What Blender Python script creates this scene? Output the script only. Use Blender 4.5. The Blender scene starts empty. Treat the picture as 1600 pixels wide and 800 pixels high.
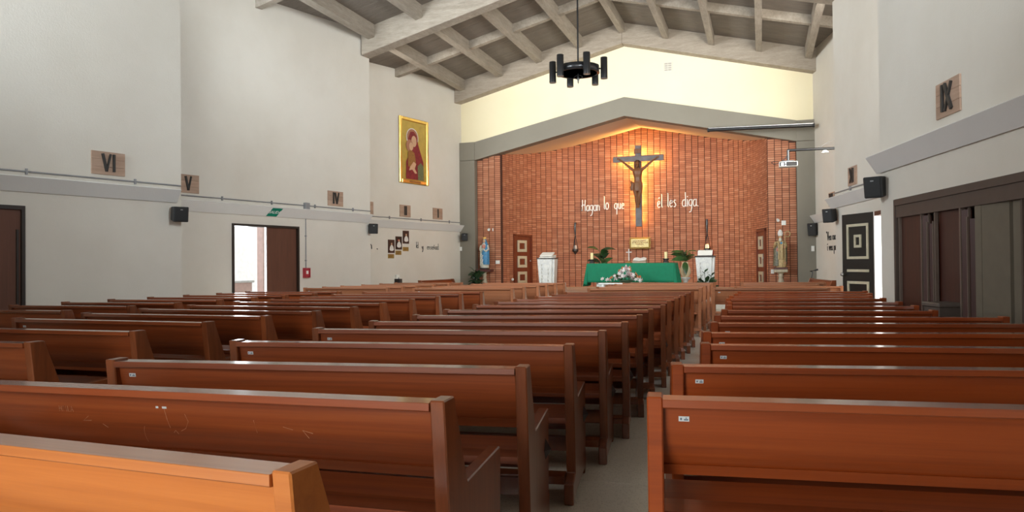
import bpy, bmesh, math, random
from mathutils import Matrix, Vector
random.seed(7)
sc = bpy.context.scene
COL = sc.collection
# ------------------------------------------------------------------ camera, world, lights
H_EYE = 1.36
F_PX = 1145.12
def build_camera():
    p, r, a = 0.0113431, -0.00936112, -0.32811918
    cp, sp = math.cos(p), math.sin(p)
    R = Vector((1, 0, 0)); F = Vector((0, cp, sp)); U = Vector((0, -sp, cp))
    R2 = R*math.cos(r)+U*math.sin(r); U2 = U*math.cos(r)-R*math.sin(r)
    B = Vector((math.cos(a), math.sin(a), 0)); N = Vector((-B.y, B.x, 0))
    def w(v): return Vector((v.dot(B), v.dot(N), v.z))
    R2, U2, F = w(R2), w(U2), w(F)
    cam = bpy.data.cameras.new('camera'); o = bpy.data.objects.new('camera', cam); COL.objects.link(o)
    cam.sensor_width = 36; cam.sensor_fit = 'HORIZONTAL'; cam.lens = F_PX/1600*36
    cam.clip_start = 0.05; cam.clip_end = 200
    o.matrix_world = Matrix(((R2.x, U2.x, -F.x, 0), (R2.y, U2.y, -F.y, 0), (R2.z, U2.z, -F.z, H_EYE), (0, 0, 0, 1)))
    sc.camera = o
build_camera()
world = bpy.data.worlds.new('sky'); sc.world = world; world.use_nodes = True
bg = world.node_tree.nodes['Background']; bg.inputs[0].default_value = (0.80, 0.91, 1.0, 1); bg.inputs[1].default_value = 2.4
vs = sc.view_settings
vs.view_transform = 'Standard'; vs.look = 'None'; vs.gamma = 1; vs.use_curve_mapping = False; vs.exposure = 0.0
sc.cycles.use_denoising = True
sc.cycles.max_bounces = 8; sc.cycles.diffuse_bounces = 5; sc.cycles.glossy_bounces = 4; sc.cycles.transmission_bounces = 6
sc.cycles.sample_clamp_indirect = 6; sc.cycles.caustics_reflective = False; sc.cycles.caustics_refractive = False
def area(name, loc, direction, sx, sy, power, color):
    l = bpy.data.lights.new(name, 'AREA'); l.shape = 'RECTANGLE'; l.size = sx; l.size_y = sy; l.energy = power; l.color = color
    o = bpy.data.objects.new(name, l); COL.objects.link(o); o.location = loc
    o.rotation_euler = Vector(direction).to_track_quat('-Z', 'Y').to_euler()
    return o
DAY = (0.84, 0.935, 1.0); DAYW = (1.0, 0.97, 0.90)
# daylight entering through the tall slot windows in the returns of the stepped side walls
for nm, loc, dr, sx, pw, cl in (('left_near', (-10.6, 4.0, 5.5), (0.8, 1, 0.18), 1.2, 440, DAY), ('left_middle', (-10.6, 10.9, 5.5), (0.8, 1, 0.18), 1.2, 220, DAY),
                                ('left_far', (-10.75, 17.95, 5.5), (1.3, 1, 0.15), 1.1, 130, DAYW), ('right_near', (2.1, 4.25, 5.5), (-0.8, 1, 0.18), 1.0, 440, DAY),
                                ('right_middle', (2.0, 11.1, 5.5), (-0.8, 1, 0.18), 0.9, 190, DAYW), ('right_far', (2.0, 17.8, 5.5), (-1.0, 1, 0.15), 0.9, 140, DAYW)):
    o = area('daylight_slot_'+nm, loc, dr, sx, 3.4, pw, cl); o.data.spread = math.radians(105)
# added fill lights at an unseen rear entrance and high on the rear wall
o = area('rear_fill_entrance', (-2.0, -2.35, 1.75), (0.06, 1, -0.07), 2.4, 2.6, 62, DAYW); o.data.spread = math.radians(95)
area('rear_fill_high', (-4.2, -2.35, 5.6), (0, 1, 0.12), 8.0, 1.6, 85, DAYW)
# open side doors
area('daylight_door_left', (-11.35, 13.75, 1.25), (1, 0.1, -0.05), 0.9, 2.0, 90, DAY)
area('daylight_door_right', (2.55, 14.7, 1.25), (-1, 0.05, -0.05), 0.6, 2.0, 35, DAYW)

# ------------------------------------------------------------------ materials
MATS = {}
def new_mat(name):
    m = bpy.data.materials.new(name); m.use_nodes = True
    nt = m.node_tree; b = nt.nodes['Principled BSDF']
    MATS[name] = m
    return m, nt, b
def L(nt, a, b): nt.links.new(a, b)
def mixcol(nt, fac, c1, c2):
    n = nt.nodes.new('ShaderNodeMix'); n.data_type = 'RGBA'
    if isinstance(fac, (int, float)): n.inputs[0].default_value = fac
    else: L(nt, fac, n.inputs[0])
    for sock, c in ((n.inputs[6], c1), (n.inputs[7], c2)):
        if isinstance(c, tuple): sock.default_value = (*c[:3], 1)
        else: L(nt, c, sock)
    return n.outputs[2]
def coords(nt, scale=(1, 1, 1), out='Object'):
    t = nt.nodes.new('ShaderNodeTexCoord'); mp = nt.nodes.new('ShaderNodeMapping'); mp.inputs['Scale'].default_value = scale
    L(nt, t.outputs[out], mp.inputs['Vector']); return mp.outputs['Vector']
def noise(nt, vec, scale, detail=4, rough=0.55, dist=0.0):
    n = nt.nodes.new('ShaderNodeTexNoise'); n.inputs['Scale'].default_value = scale; n.inputs['Detail'].default_value = detail
    n.inputs['Roughness'].default_value = rough; n.inputs['Distortion'].default_value = dist
    L(nt, vec, n.inputs['Vector']); return n.outputs['Fac']
def ramp(nt, fac, stops):
    r = nt.nodes.new('ShaderNodeValToRGB'); e = r.color_ramp.elements
    while len(e) < len(stops): e.new(0.5)
    for el, (p, c) in zip(e, stops): el.position = p; el.color = (*c, 1) if len(c) == 3 else c
    L(nt, fac, r.inputs[0]); return r.outputs['Color']
def bump(nt, b, h, strength=0.3, dist=0.01):
    n = nt.nodes.new('ShaderNodeBump'); n.inputs['Strength'].default_value = strength; n.inputs['Distance'].default_value = dist
    L(nt, h, n.inputs['Height']); L(nt, n.outputs['Normal'], b.inputs['Normal'])
def plain(name, col, rough=0.6, metal=0.0, var=0.08, scale=8.0, coat=0.0, bumpy=0.0, bscale=60):
    m, nt, b = new_mat(name)
    v = coords(nt)
    n = noise(nt, v, scale)
    lo = tuple(c*(1-var) for c in col); hi = tuple(min(1, c*(1+var)) for c in col)
    L(nt, ramp(nt, n, [(0.3, lo), (0.7, hi)]), b.inputs['Base Color'])
    b.inputs['Roughness'].default_value = rough; b.inputs['Metallic'].default_value = metal
    b.inputs['Coat Weight'].default_value = coat; b.inputs['Coat Roughness'].default_value = 0.15
    if bumpy: bump(nt, b, noise(nt, v, bscale, 3), bumpy, 0.004)
    return m
def wood(name, dark, mid, light, grain=(0.7, 14, 14), rough=0.32, coat=0.35, rnd=0.35):
    m, nt, b = new_mat(name)
    oi = nt.nodes.new('ShaderNodeObjectInfo')
    t = nt.nodes.new('ShaderNodeTexCoord'); ad = nt.nodes.new('ShaderNodeVectorMath'); ad.operation = 'ADD'
    mul = nt.nodes.new('ShaderNodeMath'); mul.operation = 'MULTIPLY'; mul.inputs[1].default_value = 37.0
    L(nt, oi.outputs['Random'], mul.inputs[0]); L(nt, t.outputs['Object'], ad.inputs[0]); L(nt, mul.outputs[0], ad.inputs[1])
    mp = nt.nodes.new('ShaderNodeMapping'); mp.inputs['Scale'].default_value = grain; L(nt, ad.outputs[0], mp.inputs['Vector'])
    n1 = noise(nt, mp.outputs['Vector'], 1.6, 6, 0.6, 0.6)
    c = ramp(nt, n1, [(0.28, dark), (0.5, mid), (0.75, light)])
    n2 = noise(nt, mp.outputs['Vector'], 7.0, 3, 0.7)
    c = mixcol(nt, 0.16, c, ramp(nt, n2, [(0.35, dark), (0.65, light)]))
    c = mixcol(nt, 0.30, c, mid)
    hs = nt.nodes.new('ShaderNodeHueSaturation'); L(nt, c, hs.inputs['Color'])
    mr = nt.nodes.new('ShaderNodeMapRange'); mr.inputs['To Min'].default_value = 1-rnd*0.6; mr.inputs['To Max'].default_value = 1+rnd*0.6
    L(nt, oi.outputs['Random'], mr.inputs[0]); L(nt, mr.outputs[0], hs.inputs['Value'])
    L(nt, hs.outputs['Color'], b.inputs['Base Color'])
    b.inputs['Roughness'].default_value = rough; b.inputs['Coat Weight'].default_value = coat; b.inputs['Coat Roughness'].default_value = 0.12
    bump(nt, b, n2, 0.06, 0.003)
    return m
wood('pew_wood', (0.11, 0.022, 0.006), (0.235, 0.049, 0.011), (0.34, 0.085, 0.020), rough=0.42, coat=0.15)
wood('pew_wood_end', (0.10, 0.026, 0.009), (0.20, 0.052, 0.016), (0.30, 0.09, 0.030), grain=(10, 10, 0.8))
wood('pew_wood_red', (0.16, 0.026, 0.004), (0.28, 0.050, 0.007), (0.37, 0.078, 0.013), rough=0.42, coat=0.15, rnd=0.25)
wood('pew_wood_honey', (0.36, 0.10, 0.020), (0.49, 0.15, 0.029), (0.58, 0.20, 0.045), rough=0.42, coat=0.15, rnd=0.12)
wood('pew_wood_lit_tint', (0.26, 0.095, 0.042), (0.36, 0.135, 0.06), (0.44, 0.18, 0.085), rnd=0.3)  # pew wood again but paler: door light put into the colour
for base in ('pew_wood', 'pew_wood_red', 'pew_wood_honey', 'pew_wood_lit_tint'):
    m = MATS[base].copy(); m.name = base+'_rail'; MATS[m.name] = m; b_ = m.node_tree.nodes['Principled BSDF']
    b_.inputs['Coat Weight'].default_value = 1.0; b_.inputs['Coat IOR'].default_value = 1.85; b_.inputs['Coat Roughness'].default_value = 0.13
plain('ornament', (0.02, 0.012, 0.01), 0.35)
plain('sticker', (0.62, 0.66, 0.68), 0.4, var=0.03)
plain('sticker_print', (0.12, 0.15, 0.20), 0.5)
wood('door_brown', (0.09, 0.032, 0.017), (0.125, 0.045, 0.024), (0.16, 0.06, 0.032), grain=(8, 8, 0.7), rough=0.6, coat=0.0, rnd=0.1)
wood('door_red', (0.10, 0.022, 0.010), (0.17, 0.036, 0.014), (0.24, 0.06, 0.022), grain=(8, 8, 0.8), rough=0.4, coat=0.2, rnd=0.1)
wood('screen_brown', (0.030, 0.007, 0.003), (0.055, 0.012, 0.005), (0.085, 0.020, 0.008), grain=(9, 9, 0.6), rough=0.5, coat=0.05, rnd=0.1)
wood('plaque_wood', (0.30, 0.19, 0.13), (0.42, 0.28, 0.20), (0.52, 0.37, 0.28), grain=(1.0, 1.0, 9), rough=0.6, coat=0.0, rnd=0.15)
wood('carved_wood', (0.11, 0.045, 0.016), (0.17, 0.072, 0.026), (0.24, 0.11, 0.045), grain=(6, 6, 3), rough=0.5, coat=0.1, rnd=0.0)
plain('frame_dark', (0.025, 0.016, 0.012), 0.45)
plain('screen_frame', (0.085, 0.058, 0.045), 0.6)
plain('screen_stile', (0.14, 0.10, 0.078), 0.6)
plain('screen_beige', (0.15, 0.125, 0.09), 0.7, var=0.05)
def wall_mat(name, col, grey, rough=0.85):
    m, nt, b = new_mat(name)
    v = coords(nt, out='Object')
    n = noise(nt, v, 0.45, 5, 0.6)
    c = ramp(nt, n, [(0.35, grey), (0.62, col)])
    n2 = noise(nt, v, 3.0, 5, 0.7)
    c = mixcol(nt, ramp(nt, n2, [(0.62, (0, 0, 0)), (0.80, (0.22, 0.22, 0.22))]), c, tuple(x*0.82 for x in col))
    L(nt, c, b.inputs['Base Color']); b.inputs['Roughness'].default_value = rough
    bump(nt, b, noise(nt, v, 38, 4, 0.65), 0.35, 0.006)
    return m
wall_mat('plaster', (0.73, 0.685, 0.61), (0.67, 0.62, 0.54))
wall_mat('plaster_cream', (0.86, 0.78, 0.55), (0.84, 0.755, 0.52))
wall_mat('plaster_soffit', (0.78, 0.66, 0.50), (0.74, 0.62, 0.46))
wall_mat('grey_paint', (0.225, 0.205, 0.16), (0.205, 0.185, 0.145), 0.6)
wall_mat('ledge_paint', (0.74, 0.72, 0.69), (0.70, 0.68, 0.65), 0.6)
def concrete(name, col, dark, stretch):
    m, nt, b = new_mat(name)
    v = coords(nt, stretch)
    n = noise(nt, v, 2.0, 8, 0.68, 0.3)
    c = ramp(nt, n, [(0.30, dark), (0.68, col)])
    n2 = noise(nt, v, 9, 4, 0.7)
    c = mixcol(nt, 0.3, c, ramp(nt, n2, [(0.4, dark), (0.6, col)]))
    L(nt, c, b.inputs['Base Color']); b.inputs['Roughness'].default_value = 0.9
    bump(nt, b, n2, 0.7, 0.02)
    return m
concrete('concrete_beam', (0.44, 0.375, 0.30), (0.27, 0.225, 0.175), (0.8, 0.8, 6))
concrete('concrete_purlin', (0.40, 0.345, 0.28), (0.25, 0.21, 0.165), (3, 0.5, 3))
concrete('roof_board', (0.23, 0.195, 0.16), (0.15, 0.125, 0.10), (0.5, 3, 1))
def brick_mat():
    m, nt, b = new_mat('brick')
    g = nt.nodes.new('ShaderNodeNewGeometry'); oi = nt.nodes.new('ShaderNodeObjectInfo')
    ad = nt.nodes.new('ShaderNodeMath'); ad.operation = 'ADD'; fr = nt.nodes.new('ShaderNodeMath'); fr.operation = 'FRACT'
    L(nt, g.outputs['Random Per Island'], ad.inputs[0]); L(nt, oi.outputs['Random'], ad.inputs[1]); L(nt, ad.outputs[0], fr.inputs[0])
    c = ramp(nt, fr.outputs[0], [(0.0, (0.39, 0.14, 0.07)), (0.45, (0.48, 0.185, 0.09)), (0.8, (0.55, 0.225, 0.115)), (1.0, (0.62, 0.30, 0.17))])
    v = coords(nt, (1, 1, 1))
    n = noise(nt, v, 26, 4, 0.7)
    c = mixcol(nt, 0.3, c, ramp(nt, n, [(0.3, (0.22, 0.07, 0.035)), (0.7, (0.52, 0.22, 0.13))]))
    L(nt, c, b.inputs['Base Color']); b.inputs['Roughness'].default_value = 0.75
    bump(nt, b, n, 0.3, 0.004)
brick_mat()
plain('mortar', (0.075, 0.03, 0.02), 0.95, var=0.2)
def terrazzo():
    m, nt, b = new_mat('terrazzo')
    v = coords(nt, out='Object')
    vo = nt.nodes.new('ShaderNodeTexVoronoi'); vo.inputs['Scale'].default_value = 75; L(nt, v, vo.inputs['Vector'])
    c1 = ramp(nt, vo.outputs['Distance'], [(0.12, (0.24, 0.21, 0.165)), (0.3, (0.66, 0.62, 0.53))])
    n = noise(nt, v, 1.2, 5, 0.6)
    c = mixcol(nt, ramp(nt, n, [(0.35, (0, 0, 0)), (0.7, (0.5, 0.5, 0.5))]), c1, (0.58, 0.54, 0.46))
    n3 = noise(nt, v, 30, 4, 0.7)
    c = mixcol(nt, ramp(nt, n3, [(0.5, (0, 0, 0)), (0.7, (0.5, 0.5, 0.5))]), c, (0.42, 0.385, 0.32))
    L(nt, c, b.inputs['Base Color']); b.inputs['Roughness'].default_value = 0.32
    b.inputs['Specular IOR Level'].default_value = 0.45
terrazzo()
plain('floor_joint', (0.05, 0.042, 0.035), 0.8)
plain('black_metal', (0.012, 0.012, 0.013), 0.3, metal=0.0, coat=0.4)
plain('black_plastic', (0.012, 0.012, 0.013), 0.5)
plain('black_door', (0.008, 0.008, 0.008), 0.4)
plain('cream_trim', (0.56, 0.52, 0.38), 0.5)
plain('conduit', (0.30, 0.30, 0.31), 0.45, metal=0.3)
plain('white_plastic', (0.80, 0.80, 0.76), 0.4, var=0.03)
plain('white_paint', (0.85, 0.85, 0.84), 0.35, var=0.03)
plain('green_sign', (0.0, 0.21, 0.13), 0.4, var=0.04)
plain('red_box', (0.42, 0.035, 0.05), 0.4)
plain('steel', (0.55, 0.55, 0.55), 0.3, metal=0.9)
plain('gold', (0.80, 0.52, 0.14), 0.28, metal=0.85, var=0.15, scale=4)
plain('gold_leaf', (0.52, 0.36, 0.075), 0.45, metal=0.25, var=0.12, scale=5)
plain('tabernacle_gold', (0.72, 0.60, 0.27), 0.4, metal=0.2, var=0.2, scale=20)
plain('brass_plate', (0.40, 0.27, 0.08), 0.4, metal=0.5)
plain('maroon', (0.22, 0.018, 0.022), 0.6, var=0.25, scale=14)
plain('skin_paint', (0.60, 0.36, 0.22), 0.55)
plain('halo_brown', (0.38, 0.17, 0.10), 0.6)  # red-brown paint of the icon halos
plain('olive', (0.14, 0.15, 0.07), 0.6, var=0.3, scale=20)
plain('ochre', (0.30, 0.13, 0.03), 0.6, var=0.2, scale=20)
plain('dark_brown', (0.055, 0.022, 0.014), 0.5)
plain('robe_white', (0.72, 0.70, 0.66), 0.6)
plain('cross_grey', (0.15, 0.145, 0.15), 0.55, var=0.2, scale=5)
plain('altar_green', (0.0, 0.175, 0.085), 0.8, var=0.08, bumpy=0.1, bscale=200)
def marble():
    m, nt, b = new_mat('marble')
    v = coords(nt, (1, 1, 0.7)); n = noise(nt, v, 4, 8, 0.65, 1.6)
    L(nt, ramp(nt, n, [(0.42, (0.74, 0.74, 0.70)), (0.5, (0.60, 0.61, 0.60)), (0.56, (0.73, 0.73, 0.70))]), b.inputs['Base Color'])
    b.inputs['Roughness'].default_value = 0.3
marble()
plain('candle_wax', (0.80, 0.68, 0.34), 0.5, var=0.04)
plain('paper', (0.82, 0.80, 0.74), 0.7, var=0.03)
plain('book_red', (0.25, 0.02, 0.02), 0.5)
plain('leaf_green', (0.035, 0.085, 0.022), 0.4, var=0.35, scale=6)
plain('leaf_dark', (0.018, 0.045, 0.016), 0.45, var=0.35, scale=6)
plain('petal_white', (0.80, 0.74, 0.72), 0.6)
plain('petal_pink', (0.52, 0.36, 0.36), 0.6)
plain('petal_orange', (0.55, 0.17, 0.06), 0.6)
plain('vase_cream', (0.84, 0.70, 0.46), 0.45, var=0.1)
plain('statue_blue', (0.045, 0.22, 0.42), 0.45, var=0.3, scale=12)
plain('statue_pale', (0.55, 0.55, 0.46), 0.5, var=0.2, scale=12)
plain('statue_olive', (0.13, 0.12, 0.075), 0.4, var=0.6, scale=24)
plain('statue_gold', (0.40, 0.29, 0.14), 0.4, metal=0.3, var=0.35, scale=25)
plain('statue_rose', (0.55, 0.22, 0.16), 0.5)
plain('pedestal_stone', (0.42, 0.36, 0.26), 0.4, var=0.25, scale=10)
plain('pedestal_wood', (0.085, 0.025, 0.02), 0.4)
plain('letter_white', (0.88, 0.87, 0.84), 0.4, var=0.02)
plain('letter_black', (0.03, 0.028, 0.026), 0.5)
plain('scratch', (0.55, 0.32, 0.19), 0.6)
plain('bin_grey', (0.12, 0.095, 0.08), 0.5)
plain('outside_wall', (0.82, 0.80, 0.78), 0.9)
plain('outside_pink', (0.80, 0.56, 0.50), 0.9)
plain('pavement', (0.42, 0.40, 0.37), 0.9)
plain('grille_grey', (0.42, 0.39, 0.33), 0.7)
def glass():
    m, nt, b = new_mat('window_glass')
    b.inputs['Transmission Weight'].default_value = 1.0; b.inputs['Roughness'].default_value = 0.0; b.inputs['IOR'].default_value = 1.02
    v = coords(nt); L(nt, ramp(nt, noise(nt, v, 2), [(0.3, (0.93, 0.97, 0.97)), (0.7, (0.97, 0.99, 0.99))]), b.inputs['Base Color'])
glass()
def glow(name, col, s):
    m, nt, b = new_mat(name); b.inputs['Emission Color'].default_value = (*col, 1); b.inputs['Emission Strength'].default_value = s
    b.inputs['Base Color'].default_value = (*col, 1)
glow('lamp_white', (1.0, 0.93, 0.82), 3.0); glow('lamp_red_flame', (1.0, 0.55, 0.25), 3.0)

# ------------------------------------------------------------------ mesh builder
class MB:
    def __init__(s): s.v = []; s.f = []; s.sm = []
    def add(s, vs, fs, smooth=False):
        o = len(s.v); s.v += [tuple(v) for v in vs]; s.f += [tuple(i+o for i in f) for f in fs]; s.sm += [smooth]*len(fs); return s
    def box(s, x0, x1, y0, y1, z0, z1, mat=None):
        vs = [Vector((x, y, z)) for z in (z0, z1) for y in (y0, y1) for x in (x0, x1)]
        if mat: vs = [mat @ v for v in vs]
        return s.add(vs, [(0, 2, 3, 1), (4, 5, 7, 6), (0, 1, 5, 4), (2, 6, 7, 3), (0, 4, 6, 2), (1, 3, 7, 5)])
    def prism(s, prof, x0, x1, axis='x', smooth=False):
        n = len(prof)
        def pt(t, a, b): return {'x': (t, a, b), 'y': (a, t, b), 'z': (a, b, t)}[axis]
        vs = [pt(x0, a, b) for a, b in prof]+[pt(x1, a, b) for a, b in prof]
        s.add(vs, [tuple(range(n)), tuple(range(2*n-1, n-1, -1))])
        if smooth: return s.add(vs, [(i, i+n, (i+1) % n+n, (i+1) % n) for i in range(n)], True)
        return s.add(vs, [(i, i+n, (i+1) % n+n, (i+1) % n) for i in range(n)]) if n < 3 else s.join_sides(n)
    def join_sides(s, n):
        o = len(s.v)-2*n; s.f += [(o+i, o+i+n, o+(i+1) % n+n, o+(i+1) % n) for i in range(n)]; s.sm += [False]*n; return s
    def tube(s, path, r, n=8, closed=False, smooth=True):
        path = [Vector(p) for p in path]; m = len(path); rs = r if isinstance(r, (list, tuple)) else [r]*m
        vs = []; up = None
        for i, p in enumerate(path):
            t = (path[min(i+1, m-1)]-path[max(i-1, 0)])
            if t.length < 1e-9: t = Vector((0, 0, 1))
            t.normalize()
            if up is None:
                up = Vector((0, 0, 1)) if abs(t.z) < 0.9 else Vector((1, 0, 0))
            sx = t.cross(up).normalized(); up = sx.cross(t).normalized()
            for k in range(n):
                a = 2*math.pi*k/n
                vs.append(p+(sx*math.cos(a)+up*math.sin(a))*rs[i])
        fs = [(i*n+k, i*n+(k+1) % n, (i+1)*n+(k+1) % n, (i+1)*n+k) for i in range(m-1) for k in range(n)]
        s.add(vs, fs, smooth)
        s.add(vs[:n], [tuple(range(n-1, -1, -1))]); s.add(vs[-n:], [tuple(range(n))]); return s
    def lathe(s, prof, n=20, c=(0, 0, 0), smooth=True, sx=1.0, sy=1.0):
        vs = [(c[0]+r*math.cos(2*math.pi*k/n)*sx, c[1]+r*math.sin(2*math.pi*k/n)*sy, c[2]+z) for r, z in prof for k in range(n)]
        m = len(prof)
        fs = [(i*n+k, i*n+(k+1) % n, (i+1)*n+(k+1) % n, (i+1)*n+k) for i in range(m-1) for k in range(n)]
        s.add(vs, fs, smooth)
        s.add(vs[:n], [tuple(range(n-1, -1, -1))]); s.add(vs[-n:], [tuple(range(n))]); return s
    def loft(s, secs, n=16, fold=0.0, nf=7):
        # sections (z, cx, cy, rx, ry)
        vs = []
        for z, cx, cy, rx, ry in secs:
            for k in range(n):
                a = 2*math.pi*k/n; w = 1+fold*math.sin(nf*a+z*4)
                vs.append((cx+rx*w*math.cos(a), cy+ry*w*math.sin(a), z))
        m = len(secs)
        s.add(vs, [(i*n+k, i*n+(k+1) % n, (i+1)*n+(k+1) % n, (i+1)*n+k) for i in range(m-1) for k in range(n)], True)
        s.add(vs[:n], [tuple(range(n-1, -1, -1))], True); s.add(vs[-n:], [tuple(range(n))], True); return s
    def ball(s, c, rx, ry, rz, n=12, m=8):
        secs = []
        for i in range(m+1):
            t = math.pi*(i/m)*0.98+0.01*math.pi
            secs.append((c[2]-rz*math.cos(t), c[0], c[1], rx*math.sin(t), ry*math.sin(t)))
        return s.loft(secs, n)
    def mesh(s, name):
        me = bpy.data.meshes.new(name); me.from_pydata(s.v, [], s.f); me.update()
        for p, q in zip(me.polygons, s.sm): p.use_smooth = q
        bm = bmesh.new(); bm.from_mesh(me); bmesh.ops.recalc_face_normals(bm, faces=bm.faces); bm.to_mesh(me); bm.free()
        return me
    def build(s, name, mat, parent=None):
        return link(name, s.mesh(name), mat, parent)
def link(name, me, mat, parent=None):
    if mat is not None and not me.materials: me.materials.append(MATS[mat])
    o = bpy.data.objects.new(name, me); COL.objects.link(o)
    if parent is not None: o.parent = parent
    return o
def empty(name, loc=(0, 0, 0), rz=0.0, matrix=None):
    o = bpy.data.objects.new(name, None); COL.objects.link(o); o.empty_display_size = 0.1
    if matrix is not None: o.matrix_world = matrix
    else: o.location = loc; o.rotation_euler = (0, 0, rz)
    return o
def tag(o, label=None, cat=None, group=None, kind=None):
    if label: o['label'] = label
    if cat: o['category'] = cat
    if group: o['group'] = group
    if kind: o['kind'] = kind
    return o
def struct(o, label=None, cat=None): return tag(o, label, cat, None, 'structure')
def bevel(o, w=0.006, seg=1):
    m = o.modifiers.new('bevel', 'BEVEL'); m.width = w; m.segments = seg; m.limit_method = 'ANGLE'; return o
def remesh(o, v=0.012, smooth=4):
    m = o.modifiers.new('remesh', 'REMESH'); m.mode = 'VOXEL'; m.voxel_size = v; m.use_smooth_shade = True
    s = o.modifiers.new('smooth', 'SMOOTH'); s.iterations = smooth; s.factor = 0.5; return o
def copy_part(src, parent):
    c = src.copy(); COL.objects.link(c); c.parent = parent; return c

# ------------------------------------------------------------------ plan of the hall (x across, y towards the altar)
def soffit(x): return 9.2-0.25*abs(x+4.2)
class Seg:
    def __init__(s, a, b, side):
        s.a = Vector(a); s.b = Vector(b); s.side = side
        t = (s.b-s.a).normalized(); s.t = t
        s.n = Vector((t.y, -t.x)) if side == 'left' else Vector((-t.y, t.x))   # into the room
    def at(s, d): return s.a+(s.b-s.a)*((d-s.a.y)/(s.b.y-s.a.y))
    def frame(s, d, z, out=0.0):
        p = s.at(d)+s.n*out; x = s.t if s.side == 'left' else -s.t; y = -s.n
        return Matrix(((x.x, y.x, 0, p.x), (x.y, y.y, 0, p.y), (0, 0, 1, z), (0, 0, 0, 1)))
def ext(p, q, d): return (p[0]+(q[0]-p[0])*(d-p[1])/(q[1]-p[1]), d)
_l = [((-10.6, 7.78), (-9.97, 10.37)), ((-11.21, 12.28), (-10.13, 17.51)), ((-11.1, 19.41), (-10.03, 24.0))]
S1 = Seg(ext(*_l[0], 3.7), ext(*_l[0], 10.6), 'left')
S2 = Seg(ext(*_l[1], 10.6), ext(*_l[1], 17.68), 'left')
S3 = Seg(ext(*_l[2], 17.68), ext(*_l[2], 24.0), 'left')
S0 = Seg((-11.6, -4.5), (-9.95, 3.7), 'left')
_r = [((1.53, 10.7), (2.19, 7.52)), ((1.56, 17.43), (2.12, 14.52)), ((1.54, 24.0), (2.10, 21.0))]
R1 = Seg(ext(*_r[0], 3.9), ext(*_r[0], 10.8), 'right')
R2 = Seg(ext(*_r[1], 10.8), ext(*_r[1], 17.5), 'right')
R3 = Seg(ext(*_r[2], 17.5), (1.54, 24.0), 'right')
R0 = Seg((3.0, -4.5), (1.52, 3.9), 'right')

def wall_piece(mb, seg, d0, d1, z0, z1=None, th=0.22):
    a, b = seg.at(d0), seg.at(d1); a2, b2 = a-seg.n*th, b-seg.n*th
    za = z1 if z1 is not None else soffit(a.x)+0.06; zb = z1 if z1 is not None else soffit(b.x)+0.06
    za2 = z1 if z1 is not None else soffit(a2.x)+0.06; zb2 = z1 if z1 is not None else soffit(b2.x)+0.06
    vs = [(a.x, a.y, z0), (b.x, b.y, z0), (b2.x, b2.y, z0), (a2.x, a2.y, z0), (a.x, a.y, za), (b.x, b.y, zb), (b2.x, b2.y, zb2), (a2.x, a2.y, za2)]
    mb.add(vs, [(0, 1, 2, 3), (4, 7, 6, 5), (0, 4, 5, 1), (1, 5, 6, 2), (2, 6, 7, 3), (3, 7, 4, 0)])
def wall(name, seg, label, openings=()):
    mb = MB(); d = seg.a.y
    for (o0, o1, zt) in openings:
        if o0 > d: wall_piece(mb, seg, d, o0, -0.05)
        wall_piece(mb, seg, o0, o1, zt); d = o1
    wall_piece(mb, seg, d, seg.b.y, -0.05)
    o = mb.build(name, 'plaster'); struct(o, label, 'wall'); return o
wall('wall_left', S1, 'off-white plaster side wall at the left edge, bearing plaque VI', [(6.9, 8.09, 2.31)])
wall('wall_left', S2, 'off-white plaster side wall with the open double door and exit sign', [(13.25, 15.15, 2.32)])
wall('wall_left', S3, 'off-white plaster side wall bearing the golden icon', [])
wall('wall_left', S0, 'plaster side wall beside and behind the viewer on the left', [])
wall('wall_right', R1, 'off-white plaster side wall over the dark folding screen, bearing plaque IX', [(5.2, 10.36, 2.13)])
wall('wall_right', R2, 'off-white plaster side wall with the black panelled door', [(14.37, 15.12, 2.28)])
wall('wall_right', R3, 'narrow strip of plaster side wall next to the grey pillar on the right', [])
wall('wall_right', R0, 'plaster side wall beside and behind the viewer on the right', [])
# returns with tall slot windows (they face the altar)
def slot(side, x0, x1, y, n):
    mb = MB(); lo, hi = min(x0, x1), max(x0, x1)
    mb.box(lo, hi, y-0.2, y, -0.05, 2.9); mb.box(lo, lo+0.12, y-0.2, y, 2.9, 7.1); mb.box(hi-0.12, hi, y-0.2, y, 2.9, 7.1)
    for xa, xb in ((lo, (lo+hi)/2), ((lo+hi)/2, hi)):
        za, zb = soffit(xa)+0.05, soffit(xb)+0.05
        mb.add([(xa, y-0.2, 7.1), (xb, y-0.2, 7.1), (xb, y, 7.1), (xa, y, 7.1), (xa, y-0.2, za), (xb, y-0.2, zb), (xb, y, zb), (xa, y, za)],
               [(0, 1, 2, 3), (4, 7, 6, 5), (0, 4, 5, 1), (1, 5, 6, 2), (2, 6, 7, 3), (3, 7, 4, 0)])
    o = mb.build('wall_'+side, 'plaster'); struct(o, 'stepped return of the %s side wall holding a tall slot window' % side, 'wall')
    w = MB(); fr = [(lo+0.12, lo+0.17, 2.9, 7.1), (hi-0.17, hi-0.12, 2.9, 7.1), (lo+0.12, hi-0.12, 2.9, 2.95), (lo+0.12, hi-0.12, 7.05, 7.1), (lo+0.12, hi-0.12, 4.95, 5.0)]
    for a, b, c, d in fr: w.box(a, b, y-0.13, y-0.07, c, d)
    f = w.build('window_%d' % n, 'frame_dark'); struct(f, 'tall slot window in the stepped %s wall' % side, 'window')
    MB().box(lo+0.17, hi-0.17, y-0.105, y-0.095, 2.95, 4.95).build('pane', 'window_glass', f)
    MB().box(lo+0.17, hi-0.17, y-0.105, y-0.095, 5.0, 7.05).build('pane', 'window_glass', f)
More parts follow.
